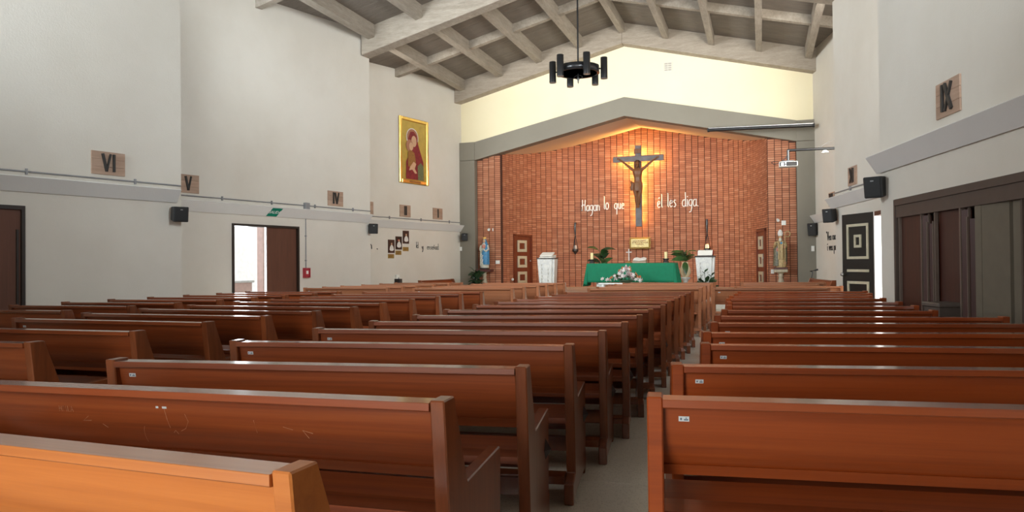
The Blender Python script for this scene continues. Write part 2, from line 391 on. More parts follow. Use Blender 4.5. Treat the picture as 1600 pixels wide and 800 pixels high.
slot('left', S0.b.x-0.07, S1.a.x-0.1, 3.7, 1); slot('left', S1.b.x-0.07, S2.a.x-0.1, 10.6, 2); slot('left', S2.b.x-0.07, S3.a.x-0.1, 17.68, 3)
slot('right', R0.b.x+0.07, R1.a.x+0.1, 3.9, 4); slot('right', R1.b.x+0.07, R2.a.x+0.1, 10.8, 5); slot('right', R2.b.x+0.07, R3.a.x+0.1, 17.5, 6)
# rear wall with entrance
mb = MB(); mb.box(-12, -4.0, -2.8, -2.5, -0.05, 7.2); mb.box(-0.8, 3.2, -2.8, -2.5, -0.05, 7.2); mb.box(-4.0, -0.8, -2.8, -2.5, 3.2, 4.5)
mb.add([(-12, -2.8, 6.7), (-4.2, -2.8, 6.7), (3.6, -2.8, 6.7), (3.6, -2.8, 7.3), (-4.2, -2.8, 9.25), (-12, -2.8, 7.3), (-12, -2.5, 6.7), (-4.2, -2.5, 6.7), (3.6, -2.5, 6.7), (3.6, -2.5, 7.3), (-4.2, -2.5, 9.25), (-12, -2.5, 7.3)],
       [(0, 1, 4, 5), (1, 2, 3, 4), (6, 11, 10, 7), (7, 10, 9, 8), (0, 6, 7, 1), (1, 7, 8, 2), (2, 8, 9, 3), (3, 9, 10, 4), (4, 10, 11, 5), (5, 11, 6, 0)])
mb.box(-4.0, -0.8, -2.8, -2.5, 6.5, 6.75)
struct(mb.build('wall_back', 'plaster'), 'rear entrance wall behind the viewer', 'wall')

# ledges along the walls
def ledge(seg, d0, d1, label):
    a, b = seg.at(d0), seg.at(d1); n = seg.n
    prof = [(-0.01, 2.53), (0.03, 2.52), (0.17, 2.735), (0.15, 2.75), (-0.01, 2.75)]
    vs = []
    for p in (a, b):
        for o, z in prof: vs.append((p.x+n.x*o, p.y+n.y*o, z))
    k = len(prof)
    mb = MB().add(vs, [tuple(range(k)), tuple(range(2*k-1, k-1, -1))]+[(i, i+k, (i+1) % k+k, (i+1) % k) for i in range(k)])
    return struct(mb.build('trim_%d' % ledge.n, 'ledge_paint'), label, 'ledge')
ledge.n = 1
for sg, d0, d1, lab in ((S1, 3.8, 10.5, 'sloped grey-white ledge under plaque VI on the left wall'), (S2, 10.7, 17.6, 'sloped ledge above the open double door'),
                        (S3, 17.8, 23.95, 'sloped ledge under the golden icon and plaques I and II'), (R1, 4.0, 10.85, 'sloped ledge above the dark folding screen'),
                        (R2, 10.9, 17.7, 'sloped ledge above the black panelled door'), (R3, 17.6, 24.0, 'short piece of sloped ledge next to the grey pillar')):
    ledge(sg, d0, d1, lab); ledge.n += 1
# thin raised plaster strip on the second left wall
mb = MB(); a = S2.frame(11.7, 0); mb.box(-0.9, 0.62, -0.03, 0.0, 0.0, 2.52, a); struct(mb.build('trim_%d' % ledge.n, 'plaster'), 'thin raised strip of plaster left of the open door', 'trim')

# ------------------------------------------------------------------ floor
mb = MB(); mb.box(-13.0, 5.0, -5.0, 24.6, -0.12, -0.012)
floor = mb.build('floor', 'floor_joint'); struct(floor, 'speckled grey terrazzo floor of large slabs', 'floor')
T = 1.2; gx0 = -1.49-T*9; gy0 = 4.52-T*4
tile = MB().box(0.004, T-0.004, 0.004, T-0.004, -0.015, 0.0).mesh('terrazzo_tile')
far = MB()
for i in range(15):
    for j in range(-4, 17):
        x, y = gx0+i*T, gy0+j*T
        if x > 3.2 or x < -12.4: continue
        if 0 <= j <= 16 and -11.2 < x < 2.4:
            o = link('floor_tile', tile, 'terrazzo', floor); o.location = (x, y, random.uniform(-0.0006, 0.0006))
        else: far.box(x+0.004, x+T-0.004, y+0.004, y+T-0.004, -0.015, 0.0)
o = far.build('floor_tile_rest', 'terrazzo', floor); o['kind'] = 'stuff'
# sanctuary platform with three steps
CH = 0.48
mb = MB(); mb.box(-10.4, 1.9, 19.9, 28.4, -0.01, CH)
struct(mb.build('floor', 'terrazzo'), 'raised pale stone sanctuary platform', 'floor')
mb = MB(); mb.box(-8.6, 0.2, 19.55, 19.9, -0.01, 0.32); struct(mb.build('floor', 'terrazzo'), 'upper step in front of the sanctuary platform', 'step')
mb = MB(); mb.box(-8.6, 0.2, 19.2, 19.9, -0.01, 0.16); struct(mb.build('floor', 'terrazzo'), 'lower step in front of the sanctuary platform', 'step')

# ------------------------------------------------------------------ roof
mb = MB()
for xa, xb in ((-13.2, -4.2), (-4.2, 4.8)):
    za, zb = soffit(xa), soffit(xb)
    mb.add([(xa, -5, za), (xb, -5, zb), (xb, 24.5, zb), (xa, 24.5, za), (xa, -5, za+0.22), (xb, -5, zb+0.22), (xb, 24.5, zb+0.22), (xa, 24.5, za+0.22)],
           [(0, 1, 2, 3), (4, 7, 6, 5), (0, 4, 5, 1), (1, 5, 6, 2), (2, 6, 7, 3), (3, 7, 4, 0)])
roof = mb.build('ceiling', 'roof_board'); struct(roof, 'grey-brown gabled roof with concrete beams and boarded panels', 'ceiling')
def slope_box(mb, xa, xb, ya, yb, oa0, oa1):
    za, zb = soffit(xa), soffit(xb)
    mb.add([(xa, ya, za+oa0), (xb, ya, zb+oa0), (xb, yb, zb+oa0), (xa, yb, za+oa0), (xa, ya, za+oa1), (xb, ya, zb+oa1), (xb, yb, zb+oa1), (xa, yb, za+oa1)],
           [(0, 1, 2, 3), (4, 7, 6, 5), (0, 4, 5, 1), (1, 5, 6, 2), (2, 6, 7, 3), (3, 7, 4, 0)])
BEAMS = [(3.4, 3.8), (10.3, 10.7), (17.3, 17.7), (23.6, 24.02)]
for ya, yb in BEAMS:
    for xa, xb in ((-10.12, -4.2), (-4.2, 1.62)):
        m_ = MB(); slope_box(m_, xa, xb, ya, yb, -0.70, 0.02); bevel(m_.build('main_beam', 'concrete_beam', roof), 0.015)
PX = [-9.8+1.4*i for i in range(9)]
for (a, b), (c, d) in zip([(-5, -4.6)]+BEAMS, BEAMS):
    y0, y1 = b, c
    for x in PX:
        m_ = MB(); slope_box(m_, x-0.09, x+0.09, y0, y1, -0.36 if abs(x+4.2) > 0.05 else -0.34, 0.02); m_.build('purlin', 'concrete_purlin', roof)
    ym = (y0+y1)/2
    for xa, xb in zip(PX, PX[1:]):
        m_ = MB(); slope_box(m_, xa+0.09, xb-0.09, ym-0.09, ym+0.09, -0.26, 0.02); m_.build('cross_rib', 'concrete_purlin', roof)
    for xa, xb in ((-10.9, -9.89), (1.49, 2.3)):
        m_ = MB(); slope_box(m_, xa, xb, ym-0.09, ym+0.09, -0.26, 0.02); m_.build('cross_rib', 'concrete_purlin', roof)
    if y0 > 3:
        for xa, xb in zip(PX, PX[1:]):
            for ya, yb in ((y0, ym-0.09), (ym+0.09, y1)):
                k = 3; w = (yb-ya)/k
                for q in range(k):
                    m_ = MB(); slope_box(m_, xa+0.095, xb-0.095, ya+q*w+0.008, ya+(q+1)*w-0.008, -0.025, 0.005)
                    m_.build('roof_panel', 'roof_board', roof)

# ------------------------------------------------------------------ sanctuary shell
def gz(x, z0, k): return z0-k*abs(x+4.2)
# cream gable wall above the grey frame
GT = lambda x: 6.81-0.218*abs(x+4.2); GB = lambda x: 6.19-0.2205*abs(x+4.2)
def gable_strip(mb, xs, bot, top, y0, y1):
    for xa, xb in zip(xs, xs[1:]):
        mb.add([(xa, y0, bot(xa)), (xb, y0, bot(xb)), (xb, y1, bot(xb)), (xa, y1, bot(xa)), (xa, y0, top(xa)), (xb, y0, top(xb)), (xb, y1, top(xb)), (xa, y1, top(xa))],
               [(0, 1, 2, 3), (4, 7, 6, 5), (0, 4, 5, 1), (1, 5, 6, 2), (2, 6, 7, 3), (3, 7, 4, 0)])
mb = MB(); gable_strip(mb, [-10.2, -9.49, -4.2, 1.09, 1.8], lambda x: 5.0 if abs(x+4.2) > 5.3 else GT(x)-0.3, lambda x: soffit(x)+0.02, 24.0, 24.25)
gable = mb.build('wall_front', 'plaster_cream'); struct(gable, 'cream gable wall above the grey frame', 'wall')
# grey frame
mb = MB(); gable_strip(mb, [-9.48, -4.2, 1.08], GB, GT, 23.88, 24.3)
fr = mb.build('trim_%d' % (ledge.n+1), 'grey_paint'); struct(fr, 'grey gabled concrete frame around the sanctuary', 'frame')
for x0, x1 in ((-10.06, -9.485), (1.045, 1.60)):
    bevel(MB().box(x0, x1, 23.87, 24.3, -0.02, 5.02).build('pillar', 'grey_paint', fr), 0.006)
    bevel(MB().box(x0, x1, 23.87, 24.3, 5.028, 5.66).build('pillar_cap', 'grey_paint', fr), 0.006)
# apse wall curve
CP = [(4.41, 24.3), (4.28, 24.9), (4.0, 25.8), (3.6, 26.5), (2.95, 27.05), (2.1, 27.32), (1.0, 27.42), (0, 27.45)]
AP = [Vector((-4.2-a, b)) for a, b in CP]+[Vector((-4.2+a, b)) for a, b in CP[::-1][1:]]
def smooth_curve(pts, n=14):
    out = []
    for i in range(len(pts)-1):
        p0, p1, p2, p3 = pts[max(i-1, 0)], pts[i], pts[i+1], pts[min(i+2, len(pts)-1)]
        for k in range(n):
            t = k/n
            out.append(0.5*((2*p1)+(p2-p0)*t+(2*p0-5*p1+4*p2-p3)*t*t+(3*p1-p0-3*p2+p3)*t**3))
    return out+[pts[-1]]
AC = smooth_curve(AP)
ACL = [0.0]
for p, q in zip(AC, AC[1:]): ACL.append(ACL[-1]+(q-p).length)
def apse_at(l):
    for i in range(len(AC)-1):
        if ACL[i+1] >= l or i == len(AC)-2:
            t = (l-ACL[i])/(ACL[i+1]-ACL[i]); p = AC[i].lerp(AC[i+1], t); tg = (AC[i+1]-AC[i]).normalized(); return p, tg, Vector((tg.y, -tg.x))
def apse_near(x, y):
    best = min(range(len(AC)), key=lambda i: (AC[i]-Vector((x, y))).length); return ACL[best]
def apse_frame(l, z, out=0.0):
    p, t, n = apse_at(l); p = p+n*out
    return Matrix(((t.x, -n.x, 0, p.x), (t.y, -n.y, 0, p.y), (0, 0, 1, z), (0, 0, 0, 1)))
def ceil_z(x, y): return 6.19-0.22*abs(x+4.2)+0.07*(y-24)
mb = MB(); n = len(AC)
vs = []
for p in AC: vs.append((p.x, p.y, 0.3))
for p in AC: vs.append((p.x, p.y, ceil_z(p.x, p.y)+0.06))
cen = Vector((-4.2, 24.3))
for p in AC: q = p+(p-cen).normalized()*0.25; vs.append((q.x, q.y, 0.3))
for p in AC: q = p+(p-cen).normalized()*0.25; vs.append((q.x, q.y, ceil_z(p.x, p.y)+0.3))
fs = []
for i in range(n-1):
    fs += [(i, i+1, n+i+1, n+i), (2*n+i, 3*n+i, 3*n+i+1, 2*n+i+1), (n+i, n+i+1, 3*n+i+1, 3*n+i)]
mb.add(vs, fs)
apse = mb.build('wall_apse', 'mortar'); struct(apse, 'curved brick wall of stacked bricks behind the altar', 'wall')
# bricks: stack bond
ROW = 0.07; TOT = ACL[-1]; NCOL = int(round(TOT/0.232)); CW = TOT/NCOL
DOORS = [(apse_near(-8.44, 25.03)-0.05, apse_near(-8.12, 25.94)+0.05, 2.45), (apse_near(-0.11, 25.5)-0.05, apse_near(0.10, 24.6)+0.02, 2.41)]
bm1 = MB().box(-0.5, 0.5, -0.012, 0.02, -0.5, 0.5).mesh('brick')
rest = MB(); cells = []
for c in range(NCOL):
    l = (c+0.5)*CW; p, t, nn = apse_at(l)
    top = ceil_z(p.x, p.y); k = 0
    while CH+(k+1)*ROW < top+0.05:
        z = CH+(k+0.5)*ROW; k += 1
        if any(a < l < b and z < zt for a, b, zt in DOORS): continue
        cells.append((c, k, l, z))
front = sorted(cells, key=lambda q: (abs(q[2]-TOT*0.5)+abs(q[3]-3.0)*1.1))[:290]
fset = set((q[0], q[1]) for q in front)
for c, k, l, z in cells:
    M = apse_frame(l, z); w = CW-0.024; h = ROW-0.012; dp = random.uniform(-0.003, 0.003)
    if (c, k) in fset:
        o = link('brick', bm1, 'brick', apse); o.matrix_local = M @ Matrix.Translation((0, dp, 0)) @ Matrix.Diagonal((w, 1, h, 1))
    else:
        rest.add([M @ Vector(v) for v in ((-w/2, -0.012+dp, -h/2), (w/2, -0.012+dp, -h/2), (w/2, -0.012+dp, h/2), (-w/2, -0.012+dp, h/2), (-w/2, 0.01, -h/2), (w/2, 0.01, -h/2), (w/2, 0.01, h/2), (-w/2, 0.01, h/2))],
                 [(0, 1, 2, 3), (0, 4, 5, 1), (3, 2, 6, 7), (0, 3, 7, 4), (1, 5, 6, 2)])
o = rest.build('brick_rest', 'brick', apse); o['kind'] = 'stuff'
# piers flanking the apse
def pier(name, x0, x1, label, ncol):
    mb = MB()
    xs = [x0, x1]
    gable_strip(mb, xs, lambda x: 0.3, lambda x: GB(x)+0.02, 24.12, 24.6)
    o = mb.build(name, 'mortar'); struct(o, label, 'wall')
    w = (x1-x0)/ncol
    for c in range(ncol):
        xc = x0+(c+0.5)*w; k = 0
        while CH+(k+1)*ROW < GB(xc)+0.03:
            z = CH+(k+0.5)*ROW; k += 1
            b = link('brick', bm1, 'brick', o); b.location = (xc, 24.12+random.uniform(-0.003, 0.003), z); b.scale = (w-0.02, 1, ROW-0.012)
    return o
pier('wall_pier_left', -9.485, -8.61, 'brick pier behind the blue-robed statue', 4)
pier('wall_pier_right', 0.21, 1.045, 'brick pier behind the bishop statue', 4)
# apse ceiling
mb = MB(); vs = []; fs = []; m = len(AC)
for p in AC:
    vs.append((p.x, 24.28, ceil_z(p.x, 24.28))); vs.append((p.x, p.y+0.02, ceil_z(p.x, p.y)))
for p in AC:
    vs.append((p.x, 24.28, ceil_z(p.x, 24.28)+0.12)); vs.append((p.x, p.y+0.05, ceil_z(p.x, p.y)+0.12))
for i in range(m-1):
    fs += [(2*i, 2*i+1, 2*i+3, 2*i+2), (2*m+2*i, 2*m+2*i+2, 2*m+2*i+3, 2*m+2*i+1)]
mb.add(vs, fs); struct(mb.build('ceiling', 'plaster_soffit'), 'sloping plaster ceiling of the apse above the crucifix', 'ceiling')
# apse doors
def apse_door(n, l0, l1, zt, label):
    a, _, _ = apse_at(l0); b, _, _ = apse_at(l1); t = (b-a); w = t.length; t.normalize(); nn = Vector((t.y, -t.x))
    M = Matrix(((t.x, -nn.x, 0, a.x+nn.x*0.03), (t.y, -nn.y, 0, a.y+nn.y*0.03), (0, 0, 1, CH), (0, 0, 0, 1)))
    r = empty('door_%d' % n, matrix=M); struct(r, label, 'door')
    h = zt-CH
    f = MB(); f.box(0, 0.07, -0.04, 0.08, 0, h); f.box(w-0.07, w, -0.04, 0.08, 0, h); f.box(0, w, -0.04, 0.08, h-0.07, h); f.build('door_frame', 'door_red', r)
    leaf = MB().box(0.07, w-0.07, 0.0, 0.05, 0, h-0.07).build('door_leaf', 'door_red', r)
    lw = w-0.14
    for k in range(3):
        z0 = h-0.22-0.57*k-0.42; z1 = h-0.22-0.57*k; xa, xb = 0.07+lw*0.16, 0.07+lw*0.72
        q = MB(); bw = 0.10
        q.box(xa, xb, -0.03, 0.0, z0, z0+bw); q.box(xa, xb, -0.03, 0.0, z1-bw, z1); q.box(xa, xa+bw, -0.03, 0.0, z0+bw, z1-bw); q.box(xb-bw, xb, -0.03, 0.0, z0+bw, z1-bw)
        q.build('panel_moulding', 'cream_trim', leaf)
    kn = MB(); kn.ball((w-0.16, -0.05, 1.0), 0.03, 0.03, 0.03); kn.build('door_knob', 'steel', leaf)
apse_door(1, DOORS[0][0], DOORS[0][1], 2.45, 'dark red sacristy door with cream square mouldings left of the altar')
apse_door(2, DOORS[1][0], DOORS[1][1], 2.41, 'dark red sacristy door half hidden behind the right brick pier')

# ------------------------------------------------------------------ side doors
# brown door at the left edge
r = empty('door_3', matrix=S1.frame(6.9, 0)); struct(r, 'plain dark brown door cut by the left edge of the picture', 'door')
f = MB(); f.box(0, 0.05, -0.03, 0.12, 0, 2.31); f.box(1.18, 1.23, -0.03, 0.12, 0, 2.31); f.box(0.05, 1.18, -0.03, 0.12, 2.25, 2.31); f.build('door_frame', 'frame_dark', r)
lf = MB().box(0.05, 1.18, 0.02, 0.06, 0.0, 2.25).build('door_leaf', 'door_brown', r)
MB().box(1.12, 1.15, -0.005, 0.02, 0.0, 1.95).build('edge_strip', 'frame_dark', lf)
# double door with one leaf open
r = empty('door_4', matrix=S2.frame(13.25, 0)); struct(r, 'brown double door under the exit sign, left leaf standing open', 'door')
DW = (S2.at(15.15)-S2.at(13.25)).length
f = MB(); f.box(0, 0.05, -0.03, 0.16, 0, 2.32); f.box(DW-0.05, DW, -0.03, 0.16, 0, 2.32); f.box(0.05, DW-0.05, -0.03, 0.16, 2.27, 2.32); f.build('door_frame', 'frame_dark', r)
lf = MB().box(DW*0.51, DW-0.05, 0.03, 0.075, 0.01, 2.27).build('door_leaf', 'door_brown', r)
MB().box(DW*0.51-0.02, DW*0.51, 0.025, 0.08, 0.01, 2.27).build('edge_strip', 'white_paint', lf)
Mx = Matrix.Translation((0.06, 0.12, 0)) @ Matrix.Rotation(math.radians(86), 4, 'Z')
lf = MB().box(0, 0.92, -0.045, 0, 0.01, 2.27, Mx).build('door_leaf', 'door_brown', r)
hb = MB(); hb.tube([Mx @ Vector((0.85, -0.07, 0.95)), Mx @ Vector((0.85, -0.07, 1.75))], 0.015); hb.build('pull_bar', 'black_metal', lf)
# black panelled leaf, swung into the room
r = empty('door_5'); struct(r, 'black door leaf with cream rectangular mouldings standing open at the right wall', 'door')
hx = Vector((2.0, 15.09)); fx = Vector((1.53, 15.98)); t = (hx-fx).normalized(); nn = Vector((t.y, -t.x))
r.matrix_world = Matrix(((t.x, -nn.x, 0, fx.x), (t.y, -nn.y, 0, fx.y), (0, 0, 1, 0.02), (0, 0, 0, 1)))
w = (hx-fx).length
lf = MB().box(0, w, 0, 0.045, 0, 2.26).build('door_leaf', 'black_door', r)
def ring(x0, x1, z0, z1, b):
    q = MB(); q.box(x0, x1, -0.02, 0, z0, z0+b); q.box(x0, x1, -0.02, 0, z1-b, z1); q.box(x0, x0+b, -0.02, 0, z0+b, z1-b); q.box(x1-b, x1, -0.02, 0, z0+b, z1-b); return q
ring(0.17, 0.83, 1.38, 2.06, 0.05).build('panel_moulding', 'cream_trim', lf)
ring(0.40, 0.62, 1.60, 1.85, 0.05).build('panel_moulding', 'cream_trim', lf)
MB().box(0.17, 0.83, -0.02, 0, 1.13, 1.18).build('panel_moulding', 'cream_trim', lf)
ring(0.17, 0.83, 0.25, 0.95, 0.05).build('panel_moulding', 'cream_trim', lf)
kb = MB(); kb.lathe([(0.012, 0), (0.012, 0.03), (0.035, 0.04), (0.04, 0.06), (0.03, 0.08), (0.0, 0.085)], 14); o = kb.build('door_knob', 'steel', lf); o.location = (0.07, 0, 1.08); o.rotation_euler = (math.pi/2, 0, 0)
MB().box(-0.004, 0.0, 0.002, 0.043, 1.85, 2.24).build('edge_strip', 'plaque_wood', lf)
# white frame of the opening next to it
r = empty('trim_20', matrix=R2.frame(15.12, 0)); struct(r, 'white painted jamb of the bright door opening', 'frame')
ow = (R2.at(15.12)-R2.at(14.37)).length
MB().box(0, 0.05, -0.02, 0.2, 0, 2.28).build('jamb', 'white_paint', r); MB().box(ow-0.05, ow, -0.02, 0.2, 0, 2.28).build('jamb', 'white_paint', r); MB().box(0.05, ow-0.05, -0.02, 0.2, 2.2, 2.28).build('head', 'door_brown', r)
MB().box(ow*0.34, ow*0.34+0.03, 0.10, 0.14, 0, 2.2).build('mullion', 'white_paint', r)
# dark folding screen in the right wall
r = empty('door_6', matrix=R1.frame(10.36, 0)); struct(r, 'dark timber folding screen in a wide opening of the right wall', 'screen')
OW = (R1.at(10.36)-R1.at(5.2)).length
def dl(d): return (R1.at(10.36)-R1.at(d)).length
f = MB(); f.box(0, 0.05, -0.01, 0.2, 0, 2.13); f.box(OW-0.07, OW, -0.02, 0.2, 0, 2.13); f.box(0.07, OW-0.07, -0.02, 0.2, 2.05, 2.13); f.build('door_frame', 'screen_frame', r)
MB().box(0.05, OW-0.07, 0.0, 0.18, 1.90, 2.05).build('header_board', 'screen_frame', r)
MB().box(-0.05, OW+0.05, 0.75, 0.8, 0, 2.3).build('back_panel', 'screen_brown', r)
MB().box(-0.05, 0.0, 0.2, 0.8, 0, 2.3).build('side_panel', 'screen_brown', r)
MB().box(0, OW, 0.2, 0.8, 2.14, 2.18).build('top_panel', 'screen_brown', r)
def vpanel(a, b, ya, yb, mat, z1=1.90, th=0.035, name='screen_panel'):
    vs = [(a, ya, 0.01), (b, yb, 0.01), (b, yb+th, 0.01), (a, ya+th, 0.01), (a, ya, z1), (b, yb, z1), (b, yb+th, z1), (a, ya+th, z1)]
    return MB().add(vs, [(0, 1, 2, 3), (4, 7, 6, 5), (0, 4, 5, 1), (1, 5, 6, 2), (2, 6, 7, 3), (3, 7, 4, 0)]).build(name, mat, r)
vpanel(0.09, dl(9.66), 0.04, 0.05, 'screen_brown')
for a in (0.10, dl(9.64)): vpanel(a, a+0.025, 0.01, 0.01, 'screen_stile', name='stile')
# folded groups of narrow leaves
def folded(d0, k):
    a0 = dl(d0); st = 0.075
    for q in range(k):
        a = a0+q*st
        vpanel(a, a+st*0.95, 0.02+0.05*(q % 2), 0.02+0.05*((q+1) % 2), 'screen_brown', z1=1.78 if q else 1.88, th=0.02)
        vpanel(a+st*0.9, a+st*0.9+0.018, 0.0+0.05*((q+1) % 2), 0.0+0.05*((q+1) % 2), 'screen_stile', z1=1.80 if q else 1.90, th=0.02, name='stile')
folded(9.60, 4)
vpanel(dl(9.29), dl(8.75), 0.06, 0.09, 'screen_brown')
vpanel(dl(9.29), dl(9.29)+0.025, 0.01, 0.01, 'screen_stile', name='stile'); vpanel(dl(8.72), dl(8.72)+0.03, 0.01, 0.01, 'screen_stile', name='stile')
folded(8.69, 3)
vpanel(dl(8.40), dl(8.30), 0.01, 0.02, 'screen_beige'); vpanel(dl(8.29), dl(7.86), 0.02, 0.05, 'screen_beige')
vpanel(dl(7.86), dl(7.80), 0.12, 0.12, 'frame_dark'); vpanel(dl(7.80), dl(7.63), 0.05, 0.07, 'screen_beige'); vpanel(dl(7.63), dl(7.60), 0.02, 0.02, 'screen_frame', z1=1.95, name='stile')  # dark strip painted in for the shaded gap between the beige panels
for d in (7.55, 7.0, 6.45, 5.9): vpanel(dl(d), dl(d-0.5), 0.10, 0.16, 'screen_brown')

# outside beyond the doors
o = MB().box(-40, -13.2, -20, 45, -0.1, -0.02).build('floor', 'pavement'); struct(o, 'paved yard outside the left door', 'ground')
o = MB().box(5.2, 35, -20, 45, -0.1, -0.02).build('floor', 'pavement'); struct(o, 'paved yard outside the right door', 'ground')
MB_ = MB(); MB_.box(-17.2, -16.9, 8, 30, -0.05, 6.0); o = MB_.build('wall_outside', 'outside_wall'); struct(o, 'sunlit white neighbouring wall seen through the left door', 'wall')
r = empty('planter_wall', (-13.9, 16.75, 0)); tag(r, 'pinkish low masonry block standing outside the open left door', 'block')
MB().box(-0.35, 0.35, -0.55, 0.38, -0.02, 0.92).build('block', 'outside_pink', r); bevel(MB().box(-0.4, 0.4, -0.6, 0.43, 0.92, 0.98).build('coping', 'outside_wall', r), 0.01)
o = MB().box(-14.05, -13.85, 18.0, 18.4, -0.02, 4.0).build('wall_outside', 'outside_pink'); struct(o, 'pinkish pier outside the left door', 'wall')
sun = bpy.data.lights.new('sun', 'SUN'); sun.energy = 3.0; sun.angle = 0.01; sun.color = (1, 0.95, 0.86)
so = bpy.data.objects.new('sun', sun); COL.objects.link(so); so.rotation_euler = Vector((-0.55, 0.25, -1.0)).to_track_quat('-Z', 'Y').to_euler()

# ------------------------------------------------------------------ pews
PH = 0.9
end_prof = [(0.0, 0.9), (0.105, 0.9), (0.235, 0.58), (0.245, 0.565), (0.665, 0.59), (0.675, 0.58), (0.66, 0.16), (0.68, 0.15), (0.68, 0.0), (0.61, 0.0), (0.595, 0.035), (0.06, 0.035), (0.045, 0.0), (-0.035, 0.0), (-0.035, 0.115), (0.09, 0.15)]
pew_end = MB().prism(end_prof, -0.027, 0.027).mesh('end_panel')
bk = [(0.035, 0.868), (0.045, 0.81), (0.06, 0.755), (0.085, 0.70), (0.12, 0.65), (0.165, 0.605)]
def fine(pts, k=4):
    P_ = [Vector(p) for p in pts]; out = []
    for i in range(len(P_)-1):
        p0, p1, p2, p3 = P_[max(i-1, 0)], P_[i], P_[i+1], P_[min(i+2, len(P_)-1)]
        for q in range(k):
            t = q/k; out.append(0.5*((2*p1)+(p2-p0)*t+(2*p0-5*p1+4*p2-p3)*t*t+(3*p1-p0-3*p2+p3)*t**3))
    return [(v.x, v.y) for v in out]+[tuple(pts[-1])]
bk = fine(bk)
_m = MB(); nb = len(bk)
for off, dirn in ((0.0, 1), (0.022, -1)):
    vs_ = [(x_, y+off, z) for x_ in (-0.5, 0.5) for y, z in bk]
    _m.add(vs_, [(i, i+1, nb+i+1, nb+i) for i in range(nb-1)], True)
for x_ in (-0.5, 0.5): _m.add([(x_, y, z) for y, z in bk]+[(x_, y+0.022, z) for y, z in bk], [(i, i+1, nb+i+1, nb+i) for i in range(nb-1)])
for k_ in (0, nb-1): y, z = bk[k_]; _m.add([(-0.5, y, z), (0.5, y, z), (0.5, y+0.022, z), (-0.5, y+0.022, z)], [(0, 1, 2, 3)])
pew_back = _m.mesh('backrest')
pew_lowstrip = MB().prism([(0.122, 0.64), (0.158, 0.595), (0.20, 0.595), (0.16, 0.64)], -0.5, 0.5).mesh('lower_rail')
rp = [(0.0, 0.862), (-0.004, 0.866), (-0.004, 0.8905), (-0.0025, 0.892), (0.092, 0.892), (0.10, 0.884), (0.10, 0.866), (0.094, 0.860)]
pew_rail = MB().prism(rp, -0.5, 0.5).mesh('top_rail')
pew_seat = MB().prism([(0.24, 0.40), (0.24, 0.432), (0.45, 0.415), (0.64, 0.438), (0.655, 0.43), (0.655, 0.405), (0.45, 0.385)], -0.5, 0.5).mesh('seat')
pew_apron = MB().box(-0.5, 0.5, 0.58, 0.605, 0.29, 0.395).mesh('seat_apron')
pew_kneel = MB().prism([(-0.028, 0.115), (-0.028, 0.16), (0.085, 0.16), (0.085, 0.115)], -0.5, 0.5).mesh('foot_rail')
pew_str = MB().box(-0.5, 0.5, 0.50, 0.525, 0.17, 0.26).mesh('stretcher')
d = 0.045
pew_dia = MB().add([(0, -d, 0), (0, 0, -d*1.25), (0, d, 0), (0, 0, d*1.25), (0.03, 0, 0)], [(0, 1, 4), (1, 2, 4), (2, 3, 4), (3, 0, 4), (0, 3, 2, 1)]).mesh('diamond_ornament')
pew_stk = MB().box(-0.018, 0.018, -0.002, 0.0, -0.009, 0.009).mesh('number_sticker')
sp_ = MB(); sp_.box(-0.013, -0.007, -0.003, -0.002, -0.004, 0.004); sp_.box(0.0, 0.014, -0.003, -0.002, -0.005, 0.0); sp_.box(0.005, 0.010, -0.003, -0.002, 0.002, 0.005)
pew_stkp = sp_.mesh('sticker_print')
def wood_copy(me, mat, cache={}):
    k = (me.name, mat)
    if k not in cache:
        m = me.copy(); m.materials.clear(); m.materials.append(MATS[mat]); cache[k] = m
    return cache[k]
def pew(PL, PR, label, group, body='pew_wood', end='pew_wood_end', sticker=True, ornament=True, z=0.0):
    a, b = Vector(PL), Vector(PR); x = (b-a); Ln = x.length; x.normalize(); y = Vector((-x.y, x.x)); c = (a+b)/2
    r = empty('church_pew', matrix=Matrix(((x.x, y.x, 0, c.x), (x.y, y.y, 0, c.y), (0, 0, 1, z), (0, 0, 0, 1))))
    tag(r, label, 'pew', group)
    inner = Ln-0.108
    def part(nm, me, mat, sx=1.0, loc=(0, 0, 0), par=None):
        o = bpy.data.objects.new(nm, wood_copy(me, mat)); COL.objects.link(o); o.parent = par or r; o.scale = (sx, 1, 1); o.location = loc; return o
    ends = []
    for s in (-1, 1):
        e = part('end_panel', pew_end, end, 1, (s*(Ln/2-0.027), 0, 0)); ends.append(e)
        m_ = e.modifiers.new('bevel', 'BEVEL'); m_.width = 0.005; m_.segments = 1; m_.limit_method = 'ANGLE'
        if ornament and s == 1:
            o = part('diamond_ornament', pew_dia, 'ornament', 1, (s*0.027, 0.55, 0.40), e); o.scale = (s, 1, 1)
    part('backrest', pew_back, body, inner); part('lower_rail', pew_lowstrip, body, inner); part('top_rail', pew_rail, body if body == 'pew_wood_lit_tint' else body+'_rail', inner)
    part('seat', pew_seat, body, inner); part('seat_apron', pew_apron, body, inner); part('foot_rail', pew_kneel, end, inner); part('stretcher', pew_str, end, inner)
    if sticker:
        o = part('number_sticker', pew_stk, 'sticker', 1, (-Ln/2+0.125, 0.0425, 0.82)); o.rotation_euler = (0.19, 0, 0)
        o2 = part('sticker_print', pew_stkp, 'sticker_print', 1, (0, 0, 0), o)
    return r
ORD = ['nearest', 'second', 'third', 'fourth', 'fifth', 'sixth', 'seventh', 'eighth', 'ninth', 'tenth', 'eleventh', 'twelfth', 'thirteenth', 'fourteenth', 'fifteenth', 'sixteenth', 'seventeenth', 'eighteenth', 'nineteenth', 'twentieth']
def row_word(i): return ORD[i]+' row from viewer'
